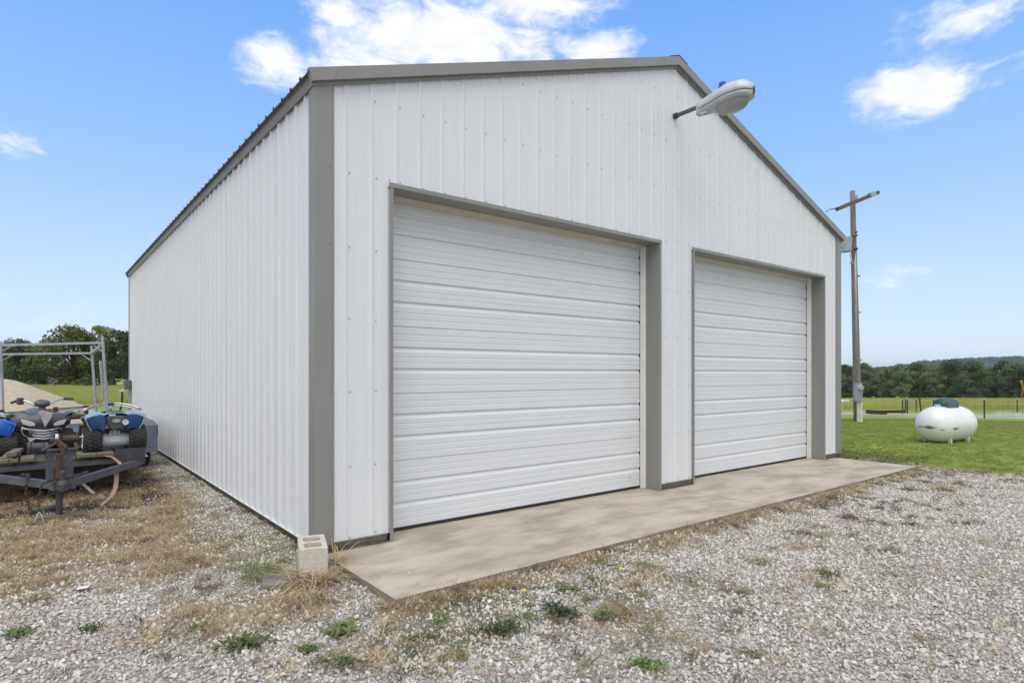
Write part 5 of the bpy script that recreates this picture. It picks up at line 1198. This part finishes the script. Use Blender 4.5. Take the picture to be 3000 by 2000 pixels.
def blades(seed, n, hmin, hmax, wd, spread, flat, mt, nm, segs=3, droop=.6):
    rs = random.Random(seed); m = MB()
    for k in range(n):
        a = rs.uniform(0, 6.283); r = spread*math.sqrt(rs.random()); bx_, by_ = r*math.cos(a), r*math.sin(a)
        h = rs.uniform(hmin, hmax); da = rs.uniform(0, 6.283); dx, dy = math.cos(da), math.sin(da); tilt = rs.uniform(flat*.5, flat); px_, py_, pz_ = bx_, by_, 0
        w_ = wd*rs.uniform(.6, 1.2); ang = tilt; vs_ = []
        for i in range(segs+1):
            ww = w_*(1-i/(segs+.001))**.7; vs_ += [(px_-dy*ww, py_+dx*ww, pz_), (px_+dy*ww, py_-dx*ww, pz_)]
            st_ = h/segs; px_ += dx*math.sin(ang)*st_; py_ += dy*math.sin(ang)*st_; pz_ += math.cos(ang)*st_; pz_ = max(pz_, .003); ang += droop*rs.uniform(.5, 1.2)/segs*1.2
        m.add(vs_, [(2*i, 2*i+1, 2*i+3, 2*i+2) for i in range(segs)])
    me = bpy.data.meshes.new(nm); me.from_pydata(m.v, [], m.f); me.materials.append(mt); return proto(me, mt, nm)
def leafy(seed, n, ln, wd, mt, nm, rise=.8):
    rs = random.Random(seed); m = MB()
    for k in range(n):
        a = rs.uniform(0, 6.283); l = ln*rs.uniform(.25, .95); c_, s_ = math.cos(a), math.sin(a); el = rs.uniform(.15, rise); o_ = (rs.gauss(0, .62)*ln, rs.gauss(0, .42)*ln)
        pr_ = [(0, 0), (.35, 1), (.7, .8), (1, 0)]; vs_ = []
        for t, w_ in pr_:
            rr_ = l*t*math.cos(el); z = l*t*math.sin(el)-l*.35*t*t+.004
            vs_ += [(o_[0]+c_*rr_-s_*wd*w_, o_[1]+s_*rr_+c_*wd*w_, max(z, .003)), (o_[0]+c_*rr_+s_*wd*w_, o_[1]+s_*rr_-c_*wd*w_, max(z, .003))]
        m.add(vs_, [(2*i, 2*i+1, 2*i+3, 2*i+2) for i in range(3)])
    me = bpy.data.meshes.new(nm); me.from_pydata(m.v, [], m.f); me.materials.append(mt); return proto(me, mt, nm)
straws = [blades(i, 22, .05, .15, .0022, .08, 1.45, STRAW, 'straw') for i in range(5)]+[blades(20+i, 14, .05, .12, .0015, .05, .9, STRAW, 'straw', droop=1.3) for i in range(2)]
x, y = pts_in(-7, 12, -4.2, 15, 520); keep = view(x, y, 2.0, 15) & ~blocked(x, y); x, y = x[keep], y[keep]; mk = masks(x, y); keep = rng.random(len(x)) < mk['straw']**1.1*np.clip(.06+1.25*smooth(.38, .62, nz2(x, y, 3.0, 51)*.7+nz2(x, y, 9, 52)*.3), 0, 1); x, y = x[keep], y[keep]; n = len(x); print('straw', n)
s = rng.uniform(.6, 1.15, n)
scatter('dry_grass', straws, np.stack([x, y, gz(x, y)+.008], 1), np.stack([rng.uniform(-.1, .1, n), rng.uniform(-.1, .1, n), rng.uniform(0, 6.28, n)], 1), np.stack([s, s, s*.8], 1), ('matted tan dry grass lying on the gravel', 'dry grass'))
weeds = [leafy(i, 26, .05, .006, WEED, 'weed') for i in range(3)]+[blades(40+i, 22, .03, .08, .0022, .04, .9, WEED, 'weed') for i in range(2)]+[blades(50+i, 26, .03, .07, .002, .05, 1.1, WEEDD, 'weed') for i in range(3)]
x, y = pts_in(-6, 12, -4.6, 8, 90); keep = view(x, y, 2.0, 14) & ~blocked(x, y); x, y = x[keep], y[keep]; mk = masks(x, y); keep = rng.random(len(x)) < np.clip(mk['green']*.5+mk['straw']*.07+.007, 0, 1)*(1-mk['lawn']); x, y = x[keep], y[keep]; n = len(x); print('weeds', n)
s = rng.uniform(.5, 1.3, n)
scatter('small_weeds', weeds, np.stack([x, y, gz(x, y)+.012], 1), np.stack([rng.uniform(-.1, .1, n), rng.uniform(-.1, .1, n), rng.uniform(0, 6.28, n)], 1), np.stack([s, s, s], 1), ('low green and olive weeds growing through the gravel', 'weeds'))
dead = [blades(140+i, 40, .03, .085, .0018, .05, 1.25, mat('dead_brown_grass', (.19, .125, .075), .95, col2=(.10, .07, .042), scale=8, rnd=.3), 'dead_tuft', segs=3, droop=1.1) for i in range(3)]+[blades(150+i, 30, .03, .08, .0018, .05, 1.1, mat('mixed_grass', (.20, .20, .08), .9, col2=(.26, .20, .09), scale=8, rnd=.3, hue=.02), 'mixed_tuft', segs=3, droop=1.1) for i in range(3)]
x, y = pts_in(-6, 12.5, -4.8, 8, 60); keep = view(x, y, 2.0, 14) & ~blocked(x, y); x, y = x[keep], y[keep]; mk = masks(x, y)
band_ = smooth(-3.3, -1.9, y)*smooth(-1.5, -.2, x); cl = nz2(x, y, 1.4, 41); keep = rng.random(len(x)) < np.clip(.02+.62*band_*smooth(.48, .66, cl)+.28*smooth(8.0, 8.8, x)*smooth(-3.6, -2.2, y)+.25*mk['straw'], 0, 1)*(1-mk['lawn']); x, y = x[keep], y[keep]; n = len(x)
s = rng.uniform(.5, 1.35, n)
scatter('dead_grass', dead, np.stack([x, y, gz(x, y)+.012], 1), np.stack([rng.uniform(-.1, .1, n), rng.uniform(-.1, .1, n), rng.uniform(0, 6.28, n)], 1), np.stack([s*1.2, s, s*.8], 1), ('patches of brown and olive dead grass through the gravel', 'dry grass'))
# lawn tufts
lawns = [blades(60+i, 26, .03, .07, .0024, .07, .8, LAWNB, 'lawn_tuft', segs=2) for i in range(4)]
x, y = pts_in(8.3, 26, -8, 16, 110); keep = view(x, y, 5, 24) & ~blocked(x, y); x, y = x[keep], y[keep]; mk = masks(x, y); keep = rng.random(len(x)) < mk['lawn']; x, y = x[keep], y[keep]; n = len(x); print('lawn', n)
s = rng.uniform(.6, 1.2, n)*np.where((x < 10.6) & (y > -.9) & (y < 3), 1.7, 1)
scatter('lawn_grass', lawns, np.stack([x, y, gz(x, y)], 1), np.stack([rng.uniform(-.1, .1, n), rng.uniform(-.1, .1, n), rng.uniform(0, 6.28, n)], 1), np.stack([s, s, s], 1), ('short mown green lawn right of the garage', 'grass'))
# rough weeds with yellow flowers at the lawn edge
fl_m = []
for i in range(3):
    b_ = MB(); rs = random.Random(i+5)
    for k in range(3):
        fx, fy, fz = rs.uniform(-.1, .1), rs.uniform(-.1, .1), rs.uniform(.10, .17)
        b_.add([(fx+.018*math.cos(a), fy+.018*math.sin(a), fz+.004*math.cos(3*a)) for a in np.linspace(0, 6.283, 9)[:-1]], [tuple(range(8))])
    me = bpy.data.meshes.new('flower'); me.from_pydata(b_.v, [], b_.f); me.materials.append(YELF); fl_m.append(proto(me, YELF, 'flower'))
x = rng.uniform(9.2, 11.2, 30); y = rng.uniform(-.9, 1.2, 30); n = 30
scatter('yellow_flowers', fl_m, np.stack([x, y, gz(x, y)], 1), np.zeros((n, 3)), np.ones((n, 3)), ('small yellow flowers at the edge of the lawn by the corner', 'flowers'))
edgew = [leafy(70+i, 40, .13, .014, WEED, 'weed', 1.2) for i in range(3)]
x = rng.uniform(9.15, 10.9, 260); y = rng.uniform(-1.0, 1.6, 260); keep = (x-9.1)+(y+1)*.1 < rng.uniform(0, 1.6, 260); x, y = x[keep], y[keep]; n = len(x); s = rng.uniform(.6, 1.1, n)
scatter('edge_weeds', edgew, np.stack([x, y, gz(x, y)], 1), np.stack([np.zeros(n), np.zeros(n), rng.uniform(0, 6.28, n)], 1), np.stack([s, s, s], 1), ('ragged leafy weeds where the lawn meets the garage corner', 'weeds'))
# meadow tufts
talls = [blades(80+i, 40, .25, .55, .007, .30, .35, TALLB, 'meadow_tuft', segs=2, droop=.5) for i in range(4)]
def field(px0, px1, d0, d1, n):
    d = np.sqrt(rng.uniform(d0**2, d1**2, n)); px = rng.uniform(px0, px1, n); qq = (px-1500)/1776*d
    x = CAM.x+FW.x*d+RT.x*qq; y = CAM.y+FW.y*d+RT.y*qq; return x, y
x1, y1 = field(-150, 420, 28.8, 63, 9000); x2, y2 = field(2420, 3150, 38, 110, 14000); x = np.concatenate([x1, x2]); y = np.concatenate([y1, y2]); n = len(x); s = rng.uniform(.6, 1.15, n)*np.concatenate([np.full(len(x1), .85), np.full(len(x2), .8)])
scatter('meadow_grass', talls, np.stack([x, y, gz(x, y)], 1), np.stack([rng.uniform(-.1, .1, n), rng.uniform(-.1, .1, n), rng.uniform(0, 6.28, n)], 1), np.stack([s, s, s], 1), ('tall yellow-green meadow grass beyond the mown lawn', 'grass'))

# ------------------------------------------------------------------ single plants and litter
def thing_from(pr, loc, s, name, label, cat, rz=0, group=None):
    o = bpy.data.objects.new(name, pr.data); COL.objects.link(o); o.location = (loc[0], loc[1], gzf(*loc)+.01); o.scale = (s,)*3; o.rotation_euler = (0, 0, rz); return tag(o, label, cat, group)
def gnd(px, py, z=-.05):
    d = (CAM.z-z)*1776/(py-1093); return gpt(px, d)
PALES = mat('pale_straw', (.60, .48, .28), .85, col2=(.44, .32, .16), scale=8, trans=.15)
thing_from(blades(101, 170, .18, .42, .0042, .14, 1.15, PALES, 'p', segs=6, droop=1.5), gnd(915, 1712), 1.0, 'dry_grass_clump', 'large arching tan grass clump in front of the concrete block', 'grass clump')
thing_from(blades(102, 46, .14, .34, .004, .05, .9, PALES, 'p', segs=6, droop=1.3), gnd(985, 1662), 1.0, 'dry_grass_clump', 'thin tan grass clump between the concrete block and the apron', 'grass clump')
thing_from(blades(103, 190, .07, .17, .0022, .14, .9, WEED, 'p', segs=4, droop=1.0), gnd(770, 1690), 1.15, 'grass_clump', 'mixed green grass clump left of the concrete block', 'grass clump')
thing_from(blades(104, 120, .06, .16, .0018, .16, 1.2, STRAW, 'p', segs=4, droop=1.0), gnd(1290, 1722), 1.0, 'dry_grass_clump', 'dense brown grass clump against the front edge of the apron', 'grass clump')
DKS = mat('dead_brown_grass', (.16, .105, .06), .95, col2=(.09, .06, .035), scale=8)
for (px, py, s, lb) in ((2487, 1521, 1.35, 'dark brown dead grass tuft alone on the gravel right of the apron'), (2358, 1565, 1.0, 'brown tuft with a green sprig on the gravel before the second door'), (2835, 1535, .7, 'small brown tuft nearest the lawn on the right gravel'), (2577, 1491, .7, 'small round brown tuft near the apron corner'), (1865, 1720+0, .6, 'small brown tuft on the open gravel in the middle')):
    thing_from(blades(int(px), 110, .05, .12, .002, .07, 1.2, DKS, 'p', segs=4, droop=1.2), gnd(px, py), s, 'dead_grass_tuft', lb, 'grass tuft')
for (px, py, s, sd_, lb) in ((1765, 1808, 1.1, 1, 'bright green rosette weed on the gravel below the apron'), (2413, 1722, .7, 2, 'small green rosette on the open gravel right of center'), (715, 1895, 1.5, 3, 'tall bushy green weed in the lower left gravel'), (1000, 1855, 1.4, 4, 'broad patch of bright green leaves left of the bottom center'), (585, 1843, .9, 5, 'low green weed alone in the left gravel'), (900, 1905, .8, 6, 'small bright green weed below the leafy patch'), (1012, 1945, .9, 7, 'light green weed near the bottom edge below the block'), (1895, 1952, 1.0, 8, 'dark green leafy weed near the bottom edge in the center'), (265, 1845, .9, 9, 'upright green sprig in the left gravel'), (50, 1860, 1.0, 10, 'low green weed at the left edge of the gravel'), (1640, 1800, 1.7, 11, 'wide dark green matted weed left of the rosette'), (1470, 1852, 1.6, 12, 'dark green creeping weed below the apron front corner')):
    dk = sd_ in (11, 12)
    thing_from(leafy(200+sd_, 110 if not dk else 150, .06, .0075 if not dk else .004, WEED if not dk else mat('dark_weed', (.035, .06, .018), .8, col2=(.055, .07, .02), scale=8), 'p', 1.2), gnd(px, py), s, 'weed', lb, 'weed', sd_)
for (px, py, lb) in ((1820, 1685, 'single yellow flower on the gravel below the middle of the apron'), (1536, 1752, 'single yellow flower near the left gravel below the apron')):
    x, y = gnd(px, py); b_ = MB(); b_.lathe([(0, .012), (.008, .010), (.015, .004), (.012, 0)], 10); b_.tube([(0, 0, 0), (.003, 0, -.05)], .0015, 4); o = b_.build('yellow_flower', YELF); o.location = (x, y, gzf(x, y)+.05); tag(o, lb, 'flower')
x, y = gnd(245, 1729); b_ = MB(); b_.cbox((0, 0, .022), (.085, .055, .006)); lit = b_.build('plastic_litter', REDP, bevel=.004); lit.location = (x, y, gzf(x, y)); lit.rotation_euler = (R(8), R(-6), R(-25)); tag(lit, 'small red-edged white plastic lid lying on the left gravel', 'litter')
b_ = MB(); b_.cbox((0, 0, .0265), (.072, .042, .002)); b_.build('white_face', WHITEP, lit)
x, y = gnd(2132, 1720); b_ = MB(); b_.grid(lambda u, v: (.05*(u-.5), .02*(v-.5)*math.sin(math.pi*u)+.01*math.sin(3*u), .025+.006*math.sin(3*v)), 7, 4); o = b_.build('white_scrap', WHITEP); o.location = (x, y, gzf(x, y)); tag(o, 'small white curled scrap on the gravel in the center right', 'litter')
# pebbles and debris on the apron
k_ = 0
rocks_ = [rock(60+i) for i in range(3)]
for (px, py) in ((1109, 1690), (1126, 1691), (1146, 1689), (1155, 1569), (1199, 1677), (1250, 1695), (1702, 1545), (2178, 1434), (1297, 1707), (1737, 1557)):
    d = CAM.z*1776/(py-1093); x, y = gpt(px, d); k_ += 1
    o = bpy.data.objects.new('pebble', rocks_[k_ % 3].data); COL.objects.link(o); o.location = (x, y, .003); s = random.uniform(.006, .011); o.scale = (s, s, s*.7)
    tag(o, 'small loose pebble lying on the concrete apron', 'pebble', 'loose pebbles on the apron')
# ------------------------------------------------------------------ haze
m = MB(); m.box((-4600, -4600, -9), (4600, 4600, 48)); hm = bpy.data.materials.new('haze'); hm.use_nodes = True; nt = hm.node_tree; nt.nodes.clear()
vo_ = nt.nodes.new('ShaderNodeVolumePrincipled'); ou_ = nt.nodes.new('ShaderNodeOutputMaterial'); nt.links.new(vo_.outputs[0], ou_.inputs['Volume'])
vo_.inputs['Density'].default_value = .00015; vo_.inputs['Color'].default_value = (.86, .92, 1, 1); vo_.inputs['Anisotropy'].default_value = .2
hz = m.build('haze', hm); tag(hz, kind='stuff'); hz['label'] = 'thin air haze over the fields and distant hill'
